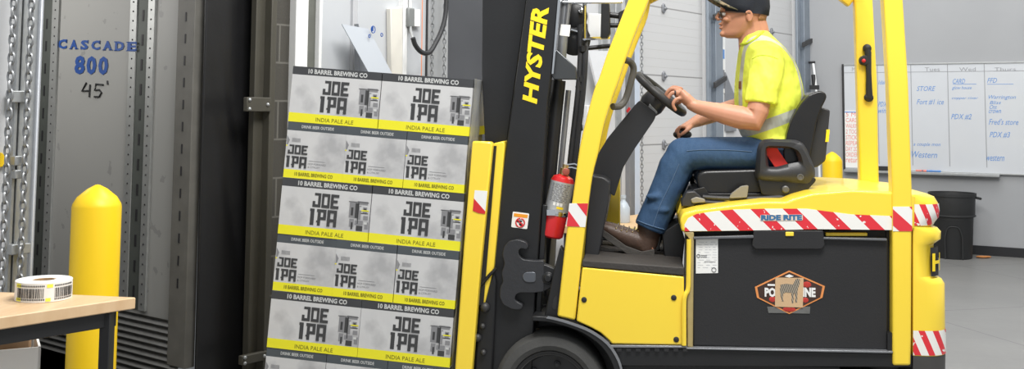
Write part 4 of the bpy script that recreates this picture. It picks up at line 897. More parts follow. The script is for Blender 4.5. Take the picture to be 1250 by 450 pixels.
f = MB(); c = at(977, 216, 5.199); f.lathe(c, (0, -1, 0), [(.016, -.01), (.016, .004), (.011, .005), (.009, .002), (.001, .002)], 18); c = at(959, 231, 5.2); f.lathe(c, (0, -1, 0), [(.017, -.03), (.017, .004), (.012, .008), (.001, .008)], 18); part(f, 'pivot_knob', mat('dull knob', (.12, .12, .12), .4, .3), ar)
f = MB(); f.ppx(rnd([(925, 218), (994, 216), (997, 220), (981, 237), (962, 240), (930, 238)], 4), 5.215, 5.30); part(f, 'seat_side_cover', VINYL, se, bevel=.012, seg=3)
f = MB(); f.ppx(rnd([(845, 232), (860, 228), (865, 236), (985, 236), (990, 244), (930, 249), (890, 251), (838, 254), (838, 247)], 2), 5.25, 5.75); part(f, 'seat_base', BLK, se, bevel=.008)
f = MB()
for y in (240, 246): f = MB(); f.tube(spline([at(858, y, 5.22), at(880, y+1.5, 5.21), at(920, y+2, 5.21), at(975, y-1, 5.22)], 4), .010, 8); part(f, 'seat_rail', RIM, se)
f = MB(); f.ppx(rnd([(890, 242), (893, 236), (905, 227), (914, 226), (912, 241)], 2), 5.19, 5.215); part(f, 'adjuster_lever', mat('lever beige', (.24, .225, .19), .5), se, bevel=.004); f = MB(); f.ppx(rnd([(843, 243), (850, 240), (861, 243), (861, 247), (845, 248)], 2), 5.19, 5.215); part(f, 'adjuster_lever', mat('lever beige', (.24, .225, .19), .5), se, bevel=.004)
f = MB(); f.ppx(rnd([(832, 245), (838, 234), (848, 233), (858, 242), (846, 252), (832, 252)], 2), 5.2, 5.32); part(f, 'control_pod', PLAS, bevel=.01)
f = MB(); f.ppx(rnd([(808, 284), (830, 270), (836, 292), (833, 322), (812, 318)], 2), 5.35, 5.75); part(f, 'seat_pedestal', BLK, bevel=.01)
f = MB(); f.tube([at(800, 318, 5.55), at(804, 285, 5.55)], .014, 8); part(f, 'pedestal_post', WHT)
# seat belt
f = MB(); L = [at(x, y, 5.27) for x, y in ((936, 172), (944, 188), (955, 204), (962, 214))]; f.bar(L, .03, .06, up=(0.8, 0, .6)); part(f, 'seat_belt', mat('red belt webbing', (.72, .03, .02), .6, bump=.2, bscale=400), se)
# hydraulic lever knob for the right hand
f = MB(); q = at(833, 164, 5.66); f.ball(q, (.05, .036, .026), 16, 10); f.tube([q-Vector((0, 0, .02)), q+Vector((.06, 0, -.30))], .012, 8); part(f, 'lever_knob', INK)
# hood
HD = [(832, 283), (830, 268), (834, 260), (851, 255.5), (893, 250), (935, 245.5), (960, 245.8), (972, 241), (992, 235.5), (1040, 231.5), (1091, 234), (1117, 237), (1117, 280.5), (1000, 280), (920, 281.5)]
f = MB(); f.ppx(rnd(HD, 4), 5.0, 5.98); hd = part(f, 'battery_hood', YEL, bevel=.028, seg=4)
f = MB(); f.ppx([(826, 262), (833, 240), (838, 247), (856, 246), (858, 256), (832, 262)], 5.3, 5.7); part(f, 'hood_hinge_bracket', YEL, hd, bevel=.01)
f = MB(); f.tube([at(970, 246.5, 5.06), at(972, 247, 5.02)], .014, 8); part(f, 'hood_latch', INK, hd)
mh = stripes('hood tape', 1.0, .1505, .0, .44)
HT = [(836, 282), (835.5, 274), (840, 266), (850, 261), (873, 257.5), (895, 255.5), (935, 254.5), (985, 254.5), (1012, 258), (1040, 261.5), (1089, 263.5), (1089, 280.5), (1000, 279.5), (920, 281)]
f = MB(); f.ppx(HT, 4.9984, 5.001); tp = part(f, 'hazard_tape', mh, hd)
f = MB(); f.ppx(rnd([(928, 262), (980, 261.5), (980, 269), (928, 269.5)], 2), 4.9966, 4.9988); rp = part(f, 'name_patch', mat('sticker peach', (.75, .62, .5), .5), hd)
f = MB(); A = at(929, 268.8, 4.9958); Bq = at(979, 268.4, 4.9958); f.text('RIDE RITE', A, (Bq-A).normalized(), (0, 0, 1), (Bq-A).length, .025, .06); part(f, 'sticker_lettering', mat('sticker blue', (.04, .16, .33), .5), rp, recalc=False)
# battery bay
f = MB(); f.ppx([(845, 291), (849, 287.5), (1083, 291), (1084, 294), (1083.5, 427), (846, 421.5)], 5.02, 5.06); bc = part(f, 'battery_cover', BLKP, bevel=.006, seg=3)
f = MB(); f.ppx([(846, 282), (1090, 281), (1090, 430), (843, 424)], 5.06, 5.94); part(f, 'battery_bay', INK)
f = MB(); f.ppx([(846, 289), (920, 287), (920, 290.5), (847, 292)], 4.996, 5.04); part(f, 'cover_lip', mat('lip grey', (.12, .125, .135), .35, var=.1), bc, bevel=.003); f = MB(); f.ppx([(1005, 289.5), (1083, 291), (1083, 294), (1005, 292)], 5.0, 5.04); part(f, 'cover_lip', mat('lip grey', (.12, .125, .135), .35, var=.1), bc, bevel=.003)
f = MB(); f.ppx(rnd([(920, 281), (1005, 281), (1007, 300), (1003, 304), (922, 304), (918, 300)], 2), 5.0, 5.025); hp = part(f, 'cover_handle_plate', BLKP, bc, bevel=.004)
f = MB(); f.ppx(rnd([(959, 283), (969, 283), (969, 288), (959, 288)], 1), 4.994, 5.002); part(f, 'yellow_latch', YEL, hp, bevel=.002)
f = MB(); f.ppx([(1008, 284), (1059, 284), (1059, 288), (1008, 288)], 5.03, 5.07); part(f, 'yellow_strut', YEL, bevel=.003)
f = MB(); f.ppx([(834.5, 283), (847, 283), (847, 292), (846, 424), (839, 423), (839, 360), (843, 352), (842, 292)], 5.0, 5.05); part(f, 'bay_post', mat('tan primer edge', (.42, .33, .14), .5, var=.15, scale=30), bevel=.004)
f = MB(); f.ppx([(1082, 270), (1090, 270), (1090, 430), (1082, 430)], 5.05, 5.9); f.ppx([(1083.5, 406), (1090, 406), (1090, 430), (1083.5, 430)], 5.0, 5.05); part(f, 'bay_end_plate', BLK)
# paper data sheet
f = MB(); f.ppx([(849.5, 291), (876.5, 290.5), (876.5, 333), (849.5, 333.5)], 5.0175, 5.0205); ds = part(f, 'data_sheet', PAPER, bc)
f = MB(); rr = random.Random(2)
for k in range(11):
    y = 295+k*3.1; x = 851+rr.uniform(0, 2)
    while x < 874: w = rr.uniform(2, 7); p, q = at(x, y, 5.017), at(min(x+w, 875), y+.7, 5.017); f.poly([(p.x, 5.017, p.z), (q.x, 5.017, p.z), (q.x, 5.017, q.z), (p.x, 5.017, q.z)]); x += w+rr.uniform(1, 5)
part(f, 'printed_lines', mat('faint print', (.55, .56, .58), .6), ds)
f = MB()
for x0, x1, y in ((855.5, 863, 311), (855.5, 863, 313), (860, 873.5, 318.7)): p, q = at(x0, y, 5.016), at(x1, y+.9, 5.016); f.poly([(p.x, 5.016, p.z), (q.x, 5.016, p.z), (q.x, 5.016, q.z), (p.x, 5.016, q.z)])
for x, y, r in ((852.5, 312, .007), (871.5, 329, .010)): c = at(x, y, 5.016); f.tube([c+Vector((r*math.cos(i*PI/8), 0, r*math.sin(i*PI/8))) for i in range(16)], .0015, 4, close=True)
part(f, 'bold_print', INKG, ds)
# battery emblem: six sided badge, half covered by a taped card with a striped animal
Yb = 5.0185
HX = [(963.5, 330), (1007, 349), (1004, 363), (963.5, 383), (924, 363), (921.5, 350)]
def inset(P, k): cx = sum(p[0] for p in P)/len(P); cy = sum(p[1] for p in P)/len(P); return [(cx+(x-cx)*k, cy+(y-cy)*k) for x, y in P]
f = MB(); f.ppx(HX, Yb-.0015, Yb+.003); em = part(f, 'battery_emblem', mat('emblem orange', (.80, .30, .09), .35, var=.25, scale=20), bc)
f = MB(); f.ppx(inset(HX, .93), Yb-.0025, Yb-.001); part(f, 'emblem_field', mat('emblem brown', (.055, .028, .02), .4, var=.5, scale=25), em)
for x, y, rx, rz in ((985, 347, .02, .014), (983, 366, .015, .012), (943, 365, .016, .013), (963.5, 377, .03, .012)): f = MB(); f.ball(at(x, y, Yb-.0025), (rx, .0012, rz), 10, 5); part(f, 'emblem_red_patch', mat('emblem red', (.5, .04, .03), .5, var=.3, scale=60), em)
f = MB()
for s, x0, x1 in (('PO', 933.5, 947), ('INE', 980, 995.5)): A = at(x0, 362, Yb-.0035); Bq = at(x1, 351, Yb-.0035); f.text(s, A, (1, 0, 0), (0, 0, 1), Bq.x-A.x, Bq.z-A.z, .05)
A = at(937, 348.5, Yb-.0035); Bq = at(946, 346.5, Yb-.0035); f.rect((A.x, Yb-.0035, A.z), (1, 0, 0), (0, 0, 1), 0, 0, Bq.x-A.x, Bq.z-A.z)
f.ppx([(958, 337), (963.5, 334.5), (969, 337), (963.5, 338.5)], Yb-.0035, Yb-.003); part(f, 'emblem_lettering', PAPER, em, recalc=False)
f = MB(); f.ppx([(936.5, 374), (989, 374), (988.5, 382.5), (938, 381.5)], Yb-.0012, Yb+.001); part(f, 'tape', mat('cloudy tape', (.15, .15, .145), .3, var=.25, scale=40), bc)
f = MB(); f.ppx([(946.5, 338.5), (981, 339), (980, 375), (946, 374)], Yb-.005, Yb-.0036); cdm = part(f, 'taped_card', mat('tan card', (.62, .42, .24), .6, var=.08), em)
mzeb = mat('zebra print', (.2, .19, .17), .6); g = NT(mzeb); x, y, z = g.xyz(g.pos())
g.col(g.mix(g.math('LESS_THAN', g.math('FRACT', g.math('DIVIDE', g.math('MULTIPLY_ADD', z, .35, x), .0085)), .5), (.08, .075, .07), (.42, .36, .27)))
f = MB(); ZB = [(953, 347), (960, 346), (968, 347), (971, 341), (974, 339.5), (976.5, 341), (976, 346), (974, 352), (973.5, 356), (973, 368.5), (971, 369), (970.5, 358), (969, 357.5), (968.5, 369.5), (966.5, 369.5), (966, 357), (959, 356.5), (956, 358), (955.5, 366), (957, 367), (954.5, 367.5), (953, 360), (952, 354)]
f.ppx(ZB, Yb-.0062, Yb-.0048); part(f, 'printed_animal', mzeb, em)
# counterweight
def cwring(px, py, Y0=5.015, off=0.0, r=.11, x0px=1114.5, n=9):
    x1 = at(px, py, Y0+.06); xa = at(x0px, py, Y0); z = at(x0px, py, Y0).z; X1 = x1.x+off; Y0 -= off; Y1 = 5.98+off; P = [(xa.x, Y0, z)]
    for k in range(n+1): a = -PI/2+PI/2*k/n; P.append((X1-r+r*math.cos(a), Y0+r+r*math.sin(a), z))
    for k in range(n+1): a = PI/2*k/n; P.append((X1-r+r*math.cos(a), Y1-r+r*math.sin(a), z))
    P.append((xa.x, Y1, z)); return P
CAPP = [(1134, 237.5), (1143, 241), (1148, 249), (1149, 258), (1148, 266), (1143, 272), (1138, 279)]
LOWP = [(1136, 276), (1147, 279), (1151.5, 284), (1151, 293), (1142.5, 299), (1142.5, 338), (1152, 342), (1156, 348), (1156.5, 390), (1157, 434)]
f = MB(); f.loops([cwring(*p) for p in CAPP]); cp = part(f, 'counterweight_cap', YEL, bevel=.012, seg=3)
f = MB(); f.loops([cwring(*p) for p in LOWP]); cw2 = part(f, 'counterweight', YEL, bevel=.006)
f = MB(); f.loops([cwring(1157, 434), cwring(1156.5, 470)]); part(f, 'counterweight_base', mat('base grey paint', (.06, .058, .056), .5, var=.2), cw2)
mc = stripes('counterweight tape', .42, .0635, .25, .45)
def band(prof, off, k0, k1, m, name, parent):
    f = MB(); f.loops([cwring(px, py, off=off)[k0:k1] for px, py in prof], ring=False); return f.build(name, m, parent)
band([(1148, 249), (1149, 258), (1148, 266), (1143, 272), (1141.5, 275)], .0022, 0, 10, mc, 'hazard_tape', cp)
band([(1156.6, 403), (1157, 433)], .0022, 0, 10, mc, 'hazard_tape', cw2)
band([(1146.5, 302), (1147.5, 337)], .0028, 4, 11, INK, 'emblem_plate', cw2)
f = MB(); R1 = cwring(1148.2, 309, off=.0052); R2 = cwring(1148.2, 331, off=.0052); RM = cwring(1148.2, 318, off=.0052); RN = cwring(1148.2, 322, off=.0052)
f.loops([R1[4:6], R2[4:6]], ring=False); f.loops([R1[7:9], R2[7:9]], ring=False); f.loops([RM[5:8], RN[5:8]], ring=False); part(f, 'emblem_letter', LETY, cw2)
# fire extinguisher strapped beside the mast
X0, X1 = at(672.5, 289, 5.17), at(688.5, 213, 5.17); ax = (X1-X0); ln = ax.length; ax.normalize(); r = .058
fe = thing('fire_extinguisher', 'red fire extinguisher with silver label mounted by the forklift mast', 'fire extinguisher', X0)
f = MB(); f.lathe(X0, ax, [(r*.8, 0), (r*.97, .008), (r, .02), (r, ln*.90), (r*.85, ln*.96), (r*.4, ln), (.012, ln*1.01)], 32); f.build('cylinder', RED, fe)
f = MB(); f.lathe(X0, ax, [(r*1.012, ln*.36), (r*1.012, ln*.89)], 32, False, False); lb = f.build('label', SILV, fe)
side = Vector((ax.z, 0, -ax.x)); nrm = Vector((0, -1, 0)); f = MB(); rr = random.Random(4)
def onx(f, h0, h1, a0, a1, rad):
    L = []
    for k in range(5): a = math.radians(a0+(a1-a0)*k/4); d = nrm*math.cos(a)+side*math.sin(a); L.append([X0+ax*h0+d*rad, X0+ax*h1+d*rad])
    f.loops(L, ring=False)
for k in range(12):
    h = ln*(.58+.024*k); a = -45
    while a < 45: w = rr.uniform(8, 22); onx(f, h, h+ln*.01, a, min(a+w, 46), r*1.018); a += w+rr.uniform(4, 10)
f.build('label_print', INKG, lb)
f = MB()
for a in (-20, -2, 14): onx(f, ln*.515, ln*.565, a, a+12, r*1.02)
f.build('pictogram_square', PAPER, lb)
f = MB(); onx(f, ln*.47, ln*.505, 0, 34, r*1.02); f.build('label_yellow', LETY, lb)
f = MB(); f.lathe(X0, ax, [(r*1.03, ln*.36), (r*1.05, ln*.37), (r*1.05, ln*.42), (r*1.03, ln*.43)], 32, False, False); c = X0+ax*(ln*.39)+nrm*(r*1.06)-side*.02; f.box(c-Vector((.02, .004, .012)), c+Vector((.02, .004, .016))); f.build('clamp_band', CHR, fe)
f = MB(); f.lathe(X0+ax*ln, ax, [(.02, -.005), (.024, 0), (.024, .03), (.016, .034), (.016, .05), (.002, .051)], 16); vb = f.build('valve', BRASS, fe)
c = X0+ax*(ln+.03); f = MB(); f.bar([c-side*.02, c+side*.03+ax*.014, c+side*.075+ax*.012, c+side*.095+ax*.0], .016, .006, up=ax); f.bar([c+side*.0+ax*.02, c+side*.04+ax*.034, c+side*.085+ax*.022], .016, .006, up=ax); f.build('squeeze_lever', CHR, vb)
f = MB(); f.lathe(c+nrm*.02+side*.008-ax*.012, nrm, [(.017, 0), (.018, .004), (.018, .012), (.015, .014), (.002, .014)], 18); f.build('pressure_gauge', mat('gauge red brown', (.4, .1, .07), .4), vb)
# ---------------------------------------------------------------- the driver
YP = 5.5
mskin = mat('skin', (.57, .272, .17), .45, var=.10, scale=14, bump=.04, bscale=180)
mskin.node_tree.nodes['Principled BSDF'].inputs['Subsurface Weight'].default_value = .08
mskin.node_tree.nodes['Principled BSDF'].inputs['Subsurface Radius'].default_value = (.012, .005, .003)
def zring(py, xf, xb, hw, Y=YP, n=28, e=2.0, taper=0.0):
    """level ring from the front (pixel xf) to the back (pixel xb), half width hw; taper narrows the front"""
    a, b = at(xf, py, Y), at(xb, py, Y); cx, rx, z = (a.x+b.x)/2, (b.x-a.x)/2, (a.z+b.z)/2; L = []
    for k in range(n):
        t = 2*PI*k/n; c, s = math.cos(t), math.sin(t); c2 = math.copysign(abs(c)**(2/e), c); s2 = math.copysign(abs(s)**(2/e), s)
        L.append((cx+rx*c2, Y+hw*s2*(1-taper*max(0, -c2)), z))
    return L
def ch(f, pts, n=14, up=(0, 1, 0), caps=True):
    """limb: pts = (px, py, Y, radius or (radius across, radius in the picture plane))"""
    P = [at(p[0], p[1], p[2]) for p in pts]; R = [p[3] if isinstance(p[3], tuple) else (p[3], p[3]) for p in pts]
    f.tube(P, R, n, up=up)
    if caps:
        for i in (0, -1): f.ball(P[i], min(R[i])*.98, 12, 8)
def finger(f, pts, r0, r1):
    P = [at(*p) for p in pts]; Q = spline(P, 4); N = len(Q)
    R = [r0+(r1-r0)*i/(N-1) for i in range(N)]; f.tube(Q, R, 10); f.ball(Q[-1], r1*1.0, 10, 7); f.ball(Q[0], r0, 10, 7)
b = MB()
# head
b.loops([zring(*a[:4], e=2.15, taper=a[4]) for a in ((-14.5, 897, 924, .045, 0), (-12, 890, 930, .06, 0), (-6, 884, 935, .072, .05), (2, 880.5, 937, .077, .10), (9, 879.2, 937, .078, .14), (13.5, 879.2, 936.5, .078, .16),
         (17, 881.5, 935.5, .077, .2), (22, 881.2, 934, .075, .24), (27, 880.4, 931.5, .072, .28), (31.5, 880.4, 929, .068, .30), (36, 880.8, 925, .062, .32), (40.5, 880.4, 919, .055, .34), (44, 882, 913, .045, .3), (46.5, 887, 908, .03, .2))])
b.tube([at(881, 13, YP), at(877.5, 18, YP), at(874.8, 21.5, YP), at(877.2, 24.8, YP)], [(.010, .009), (.011, .010), (.014, .011), (.012, .007)], 12, up=(0, 1, 0))
for s in (-1, 1):
    b.ball(at(877.6, 23.5, YP+.012*s), (.011, .008, .008), 10, 7)
    b.ball(at(882.5, 12.6, YP+.030*s), (.012, .026, .008), 10, 7)          # brow
    b.ball(at(887, 23.5, YP+.043*s), (.022, .018, .016), 10, 7)           # cheek
    b.ball(at(904, 37, YP+.042*s), (.04, .014, .022), 10, 7)              # jaw corner
    b.ball(at(915, 20.5, YP+.080*s), (.017, .010, .028), 12, 9)           # ear
    b.tube([at(914+4.2*math.cos(t), 19.5+6.2*math.sin(t), YP+.088*s) for t in [-2.6+.35*k for k in range(13)]], .0055, 8)
b.ball(at(879.4, 29.3, YP), (.010, .022, .007), 12, 7); b.ball(at(879.8, 34.0, YP), (.010, .020, .0075), 12, 7); b.ball(at(882, 41.5, YP), (.015, .024, .016), 12, 8)
ch(b, [(914, 16, YP, (.064, .070)), (917.5, 27, YP, (.062, .074)), (919, 34, YP, (.061, .078)), (920.5, 46, YP, (.064, .082)), (924, 62, YP, (.085, .095))])
# trunk and thighs under the clothes
b.loops([zring(*a) for a in ((52, 912, 942, .09), (66, 912, 950, .12), (90, 906, 966, .15), (125, 905, 970, .165), (160, 912, 962, .15), (188, 922, 972, .16), (198, 935, 965, .13))])
for s in (-1, 1):
    Yl = YP+.125*s
    ch(b, [(955, 190, Yl, .075), (890, 188, Yl, .072), (836, 189, Yl, .062), (824, 215, Yl, .055), (808, 250, Yl, .052), (795, 280, Yl, .042), (794, 300, Yl, .04), (770, 293, Yl, .034), (745, 284, Yl, .028)])
# near arm
ch(b, [(934, 82, 5.325, .045), (930, 110, 5.28, .052), (925, 136, 5.26, .054), (922, 147, 5.26, .056), (905, 143.5, 5.265, (.052, .058)), (885, 139, 5.28, (.046, .052)), (865, 134, 5.30, (.036, .041)), (850, 130, 5.318, (.031, .034)), (844, 127.5, 5.325, (.034, .030))], 16)
b.ball(at(829, 114.5, 5.36), (.026, .038, .026), 12, 8)
# near hand closed on the wheel rim: palm, four fingers, thumb
ch(b, [(847, 128.5, 5.325, (.032, .028)), (838, 121, 5.335, (.042, .029)), (831.5, 114.5, 5.35, (.043, .023))], 14, up=(0, .9, -.45))
for p, r0, r1 in (([(831.5, 108.5, 5.392), (822, 106.5, 5.396), (816, 112, 5.40), (815.5, 120, 5.405)], .0112, .0096),
                  ([(829.5, 110, 5.368), (819.5, 108.5, 5.370), (813.5, 115, 5.374), (814, 124, 5.38)], .0118, .0100),
                  ([(829.5, 113.5, 5.343), (820.5, 113.5, 5.342), (815.5, 121, 5.345), (818, 129.5, 5.352)], .0114, .0098),
                  ([(831.5, 119.5, 5.320), (825, 121.5, 5.317), (821.5, 127.5, 5.318), (824.5, 134, 5.325)], .0102, .0088),
                  ([(840, 121, 5.362), (834, 121.5, 5.392), (828, 125.5, 5.405), (822, 126, 5.41)], .0125, .0098)): finger(b, p, r0, r1)
# far arm resting on the lever knob
ch(b, [(932, 84, 5.675, .045), (920, 108, 5.745, .055), (903, 130, 5.76, .052), (896, 132, 5.755, .05), (875, 138, 5.735, (.042, .046)), (858, 144.5, 5.71, (.034, .038)), (848, 149, 5.695, (.03, .03))], 16)
ch(b, [(850, 148, 5.695, (.03, .028)), (841, 152.5, 5.68, (.040, .024)), (834, 155.5, 5.672, (.041, .018))], 14)
for k, (dy, e) in enumerate(((-.033, 2.0), (-.011, 0), (.011, .5), (.033, 3.0))):
    finger(b, [(836, 154.5, 5.67+dy), (829.5+e*.4, 155+.3*k, 5.665+dy*1.1), (825.2+e, 161, 5.662+dy*1.1), (827+e, 168, 5.662+dy)], .0098, .0080)
finger(b, [(845, 152, 5.665), (841, 157, 5.632), (836, 161, 5.622), (832, 164, 5.622)], .0125, .0095)
person = link_mesh('person', remesh(b, .0042, 4, .5), [mskin], smooth=180)
tag(person, 'seated driver in yellow high visibility shirt, jeans and dark cap, hand on steering wheel', 'person')

# shirt
mshirt = mat('high visibility shirt', (.80, .93, .05), .65, var=.05, scale=6)
g = NT(mshirt); ob = g.pos(); x, y, z = g.xyz(ob)
P1, P2 = at(905, 163, 5.32), at(962, 143, 5.32); dx, dz = (P2-P1).x, (P2-P1).z; l = math.hypot(dx, dz)
dist = g.math('ABSOLUTE', g.math('ADD', g.math('MULTIPLY', x, -dz/l), g.math('MULTIPLY_ADD', z, dx/l, (P1.x*dz-P1.z*dx)/l)))
waist = g.math('MULTIPLY', g.math('LESS_THAN', dist, .027), g.math('LESS_THAN', g.math('ABSOLUTE', g.math('SUBTRACT', y, YP)), .30))
sh = g.math('LESS_THAN', g.math('ABSOLUTE', g.math('SUBTRACT', g.math('ABSOLUTE', g.math('SUBTRACT', y, YP)), .104)), .017)
sh = g.math('MULTIPLY', sh, g.math('GREATER_THAN', g.math('ADD', g.math('MULTIPLY', x, -dz/l), g.math('MULTIPLY_ADD', z, dx/l, (P1.x*dz-P1.z*dx)/l)), .05))
band_ = g.math('MAXIMUM', waist, sh)
g.col(g.mix(band_, g.mix(g.noise(ob, 5.0), (.80, .92, .05), (.88, .95, .13)), (.54, .56, .47)))
wv = g.n('ShaderNodeMapping'); wv.inputs['Scale'].default_value = (1.0, .7, .55); wv.inputs['Rotation'].default_value = (0, .6, 0); g.put(wv.inputs[0], ob)
g.bump(g.noise(wv.outputs[0], 11.0, 2.5), .9, .045)
f = MB()
f.loops([zring(*a, e=2.25) for a in ((38, 918, 937, .062), (44, 907, 943, .085), (50, 904.5, 949, .115), (58, 902.5, 957, .16), (66, 901, 963, .185), (76, 899.8, 970, .195), (88, 898.2, 975, .20), (103, 896.8, 979, .20), (116, 896.3, 981, .20), (130, 896.8, 979, .20), (143, 898, 974, .195), (155, 900, 969, .19), (166, 905, 966, .185), (176, 916, 972, .197), (188, 926, 975, .207), (197, 936, 974, .200))])
for s in (-1, 1):
    f.tube([at(*p) for p in ((934, 60, YP+.10*s), (937, 68, YP+.15*s), (936.5, 80, YP+.19*s), (933, 100, YP+.215*s), (930, 116, YP+.225*s), (929, 126.5, YP+.23*s))], [(.05, .06), (.068, .08), (.07, .086), (.068, .080), (.069, .080), (.070, .083)], 20, up=(0, 1, 0))
me = remesh(f, .007, 7, .5); shirt = link_mesh('shirt', me, [mshirt], person, smooth=180)
def tree_of(o):
    me = o.data; return BVHTree.FromPolygons([v.co for v in me.vertices], [tuple(p.vertices) for p in me.polygons])
def cast(tr, px, py, lift=.002):
    d = ray(px, py).normalized(); h = tr.ray_cast(CAMP, d)
    return (h[0]-d*lift, h[1]) if h[0] else (None, None)
tr = tree_of(shirt)
def seam(tr, pts, r, name, m, parent, k=5, lift=.0015):
    P = [cast(tr, q.x, q.y, lift)[0] for q in spline([Vector(p) for p in pts], k)]; P = [p for p in P if p is not None]
    if len(P) > 2: f = MB(); f.tube(P, r, 6); return part(f, name, m, parent)
mhem = mat('shirt seam', (.62, .74, .03), .7)
seam(tr, [(911, 124.5), (920, 126), (932, 126.5), (946, 126)], .003, 'sleeve_hem', mhem, shirt)
seam(tr, [(918, 72), (926, 68), (938, 68), (950, 72)], .002, 'sleeve_seam', mhem, shirt)
seam(tr, [(904, 54), (912, 53), (922, 47), (932, 38)], .006, 'collar', mhem, shirt, lift=.003)
p, nrm_ = cast(tr, 903.5, 104, .001)
if p is not None:
    q = nrm_.to_track_quat('Y', 'Z').to_matrix(); f = MB(); f.prism([p+q @ Vector(v) for v in ((-.011, 0, -.02), (.011, 0, -.016), (.011, 0, .02), (-.011, 0, .02))], nrm_*.003); part(f, 'chest_label', mat('leather label', (.22, .10, .04), .6), shirt)

# jeans
mden = mat('denim', (.05, .115, .25), .8, var=.1)
g = NT(mden); ob = g.pos(); wv = g.n('ShaderNodeMapping'); wv.inputs['Scale'].default_value = (1, 1, .5); g.put(wv.inputs[0], ob)
g.col(g.mix(g.noise(ob, 7.0, 3.0), g.mix(g.noise(ob, 160.0, 2.0), (.010, .032, .085), (.026, .07, .155)), g.mix(g.noise(ob, 130.0, 2.0), (.025, .075, .17), (.06, .13, .24))))
g.bump(g.math('ADD', g.noise(wv.outputs[0], 13.0, 2.0), g.math('MULTIPLY', g.noise(ob, 200.0, 2.0), .05)), .6, .03)
f = MB()
f.loops([zring(*a) for a in ((172, 928, 964, .155), (184, 922, 970, .172), (198, 922, 972, .178), (207, 930, 968, .165))])
for s in (-1, 1):
    Yl = YP+.125*s; d = 0 if s < 0 else 4
    P = [at(*p) for p in ((958, 189, Yl), (930, 188, Yl), (895, 187.5, Yl), (862, 187, Yl), (843, 187.5, Yl), (832+d, 192, Yl), (824+d, 204, Yl), (817+d, 222, Yl), (808+d, 243, Yl), (800+d, 262, Yl), (795+d, 274, Yl), (793+d, 279, Yl))]
    f.tube(P, [(.09, .085), (.09, .086), (.088, .085), (.084, .083), (.08, .083), (.077, .086), (.075, .084), (.075, .080), (.076, .078), (.078, .079), (.080, .081), (.078, .079)], 22, up=(0, 1, 0))
    f.ball(at(834+d, 188, Yl), (.088, .072, .084), 16, 10)
    for px, py, r in ((800, 240, .02), (806, 256, .018)): f.ball(at(px+d, py, Yl-.062), (.05, .022, r), 12, 7)
jeans = link_mesh('jeans', remesh(f, .007, 5, .5), [mden], person, smooth=180)
tj = tree_of(jeans)
mst_ = mat('denim seam', (.08, .14, .24), .8)
seam(tj, [(838, 184), (860, 182.5), (890, 183), (918, 185)], .0022, 'side_seam', mst_, jeans)
seam(tj, [(829, 200), (818, 225), (806, 250), (797, 276)], .0022, 'shin_seam', mst_, jeans)
seam(tj, [(776, 268), (788, 273), (800, 277), (811, 280)], .0030, 'hem_stitch', mst_, jeans)

# boots
mboot = mat('brown leather', (.075, .043, .03), .5, var=.3, scale=18, bump=.25, bscale=50)
msole = mat('boot sole', (.06, .055, .05), .75, var=.3, scale=30, bump=.3, bscale=90)
for s in (-1, 1):
    Yl = YP+.125*s; d = 0 if s < 0 else 4; f = MB()
    f.tube([at(793+d, 270, Yl), at(792+d, 285, Yl), at(789+d, 297, Yl), at(788+d, 306, Yl)], [(.052, .062), (.048, .058), (.046, .056), (.044, .044)], 18, up=(0, 1, 0))
    f.tube([at(*p) for p in ((795+d, 303, Yl), (783+d, 296, Yl), (768+d, 291, Yl), (754+d, 284.5, Yl), (742+d, 279, Yl), (734+d, 275.5, Yl))], [(.036, .036), (.044, .052), (.046, .050), (.049, .042), (.048, .035), (.038, .028)], 18, up=(0, 1, 0))
    f.ball(at(736+d, 277, Yl), (.042, .045, .030), 14, 9); f.ball(at(792+d, 303, Yl), (.034, .038, .034), 14, 9)
    bo = link_mesh('boot', remesh(f, .006, 4), [mboot], person, smooth=180)
    f = MB(); f.ppx(rnd([(799+d, 304), (799+d, 313), (789+d, 318), (782+d, 315), (780+d, 312), (765+d, 309.5), (740+d, 292.5), (728+d, 281), (727+d, 276), (733+d, 278), (745+d, 286), (764+d, 300), (783+d, 307)], 2), Yl-.050, Yl+.050); part(f, 'boot_sole', msole, bo, bevel=.008, seg=3)
    tb_ = tree_of(bo); f = MB(); e = MB()
    for x, y in ((752, 277), (758.5, 279.5), (765, 281), (772, 281.5), (779, 280.5)):
        p, n_ = cast(tb_, x+d, y+1.5, .002)
        if p is not None: e.ball(p, .0042, 8, 5); f.tube([p, p+Vector((.012, .03, .018)), p+Vector((.012, .05, .02))], .0035, 6)
    if s < 0: part(f, 'lace', mat('lace', (.16, .13, .10), .8), bo); part(e, 'eyelet', BRASS, bo)
    else: f.bm.free(); e.bm.free()

# hair, cap, glasses, ring, eyes
mhair = mat('reddish blond hair', (.46, .23, .12), .7, var=.3, scale=60, bump=.5, bscale=260)
f = MB(); L = []
for py, xb, hw in ((4, 937.5, .080), (12, 937.4, .0805), (18, 936.3, .079), (22, 935.2, .0765), (25.5, 934.4, .074)):
    R = zring(py, 880, xb, hw, n=40, e=2.15); k = 9 if py < 13 else 6 if py < 24 else 5; L.append([R[i % 40] for i in range(-6, 7)] if k < 9 else [R[i % 40] for i in range(-6, 7)])
f.loops(L, ring=False); hr = f.build('hair', mhair, person, smooth=180); so = hr.modifiers.new('t', 'SOLIDIFY'); so.thickness = .003; so.offset = .6
mcap = mat('navy cap twill', (.012, .016, .026), .85, var=.2, bump=.2, bscale=250)
mcamo = mat('camouflage twill', (.12, .10, .07), .85); g = NT(mcamo); nz = g.noise(g.obj(), 28.0, 2.0); nz2 = g.noise(g.obj(), 44.0, 2.0)
g.col(g.mix(g.math('GREATER_THAN', nz2, .57), g.mix(g.math('GREATER_THAN', nz, .5), (.10, .095, .055), (.24, .19, .12)), (.03, .032, .024)))
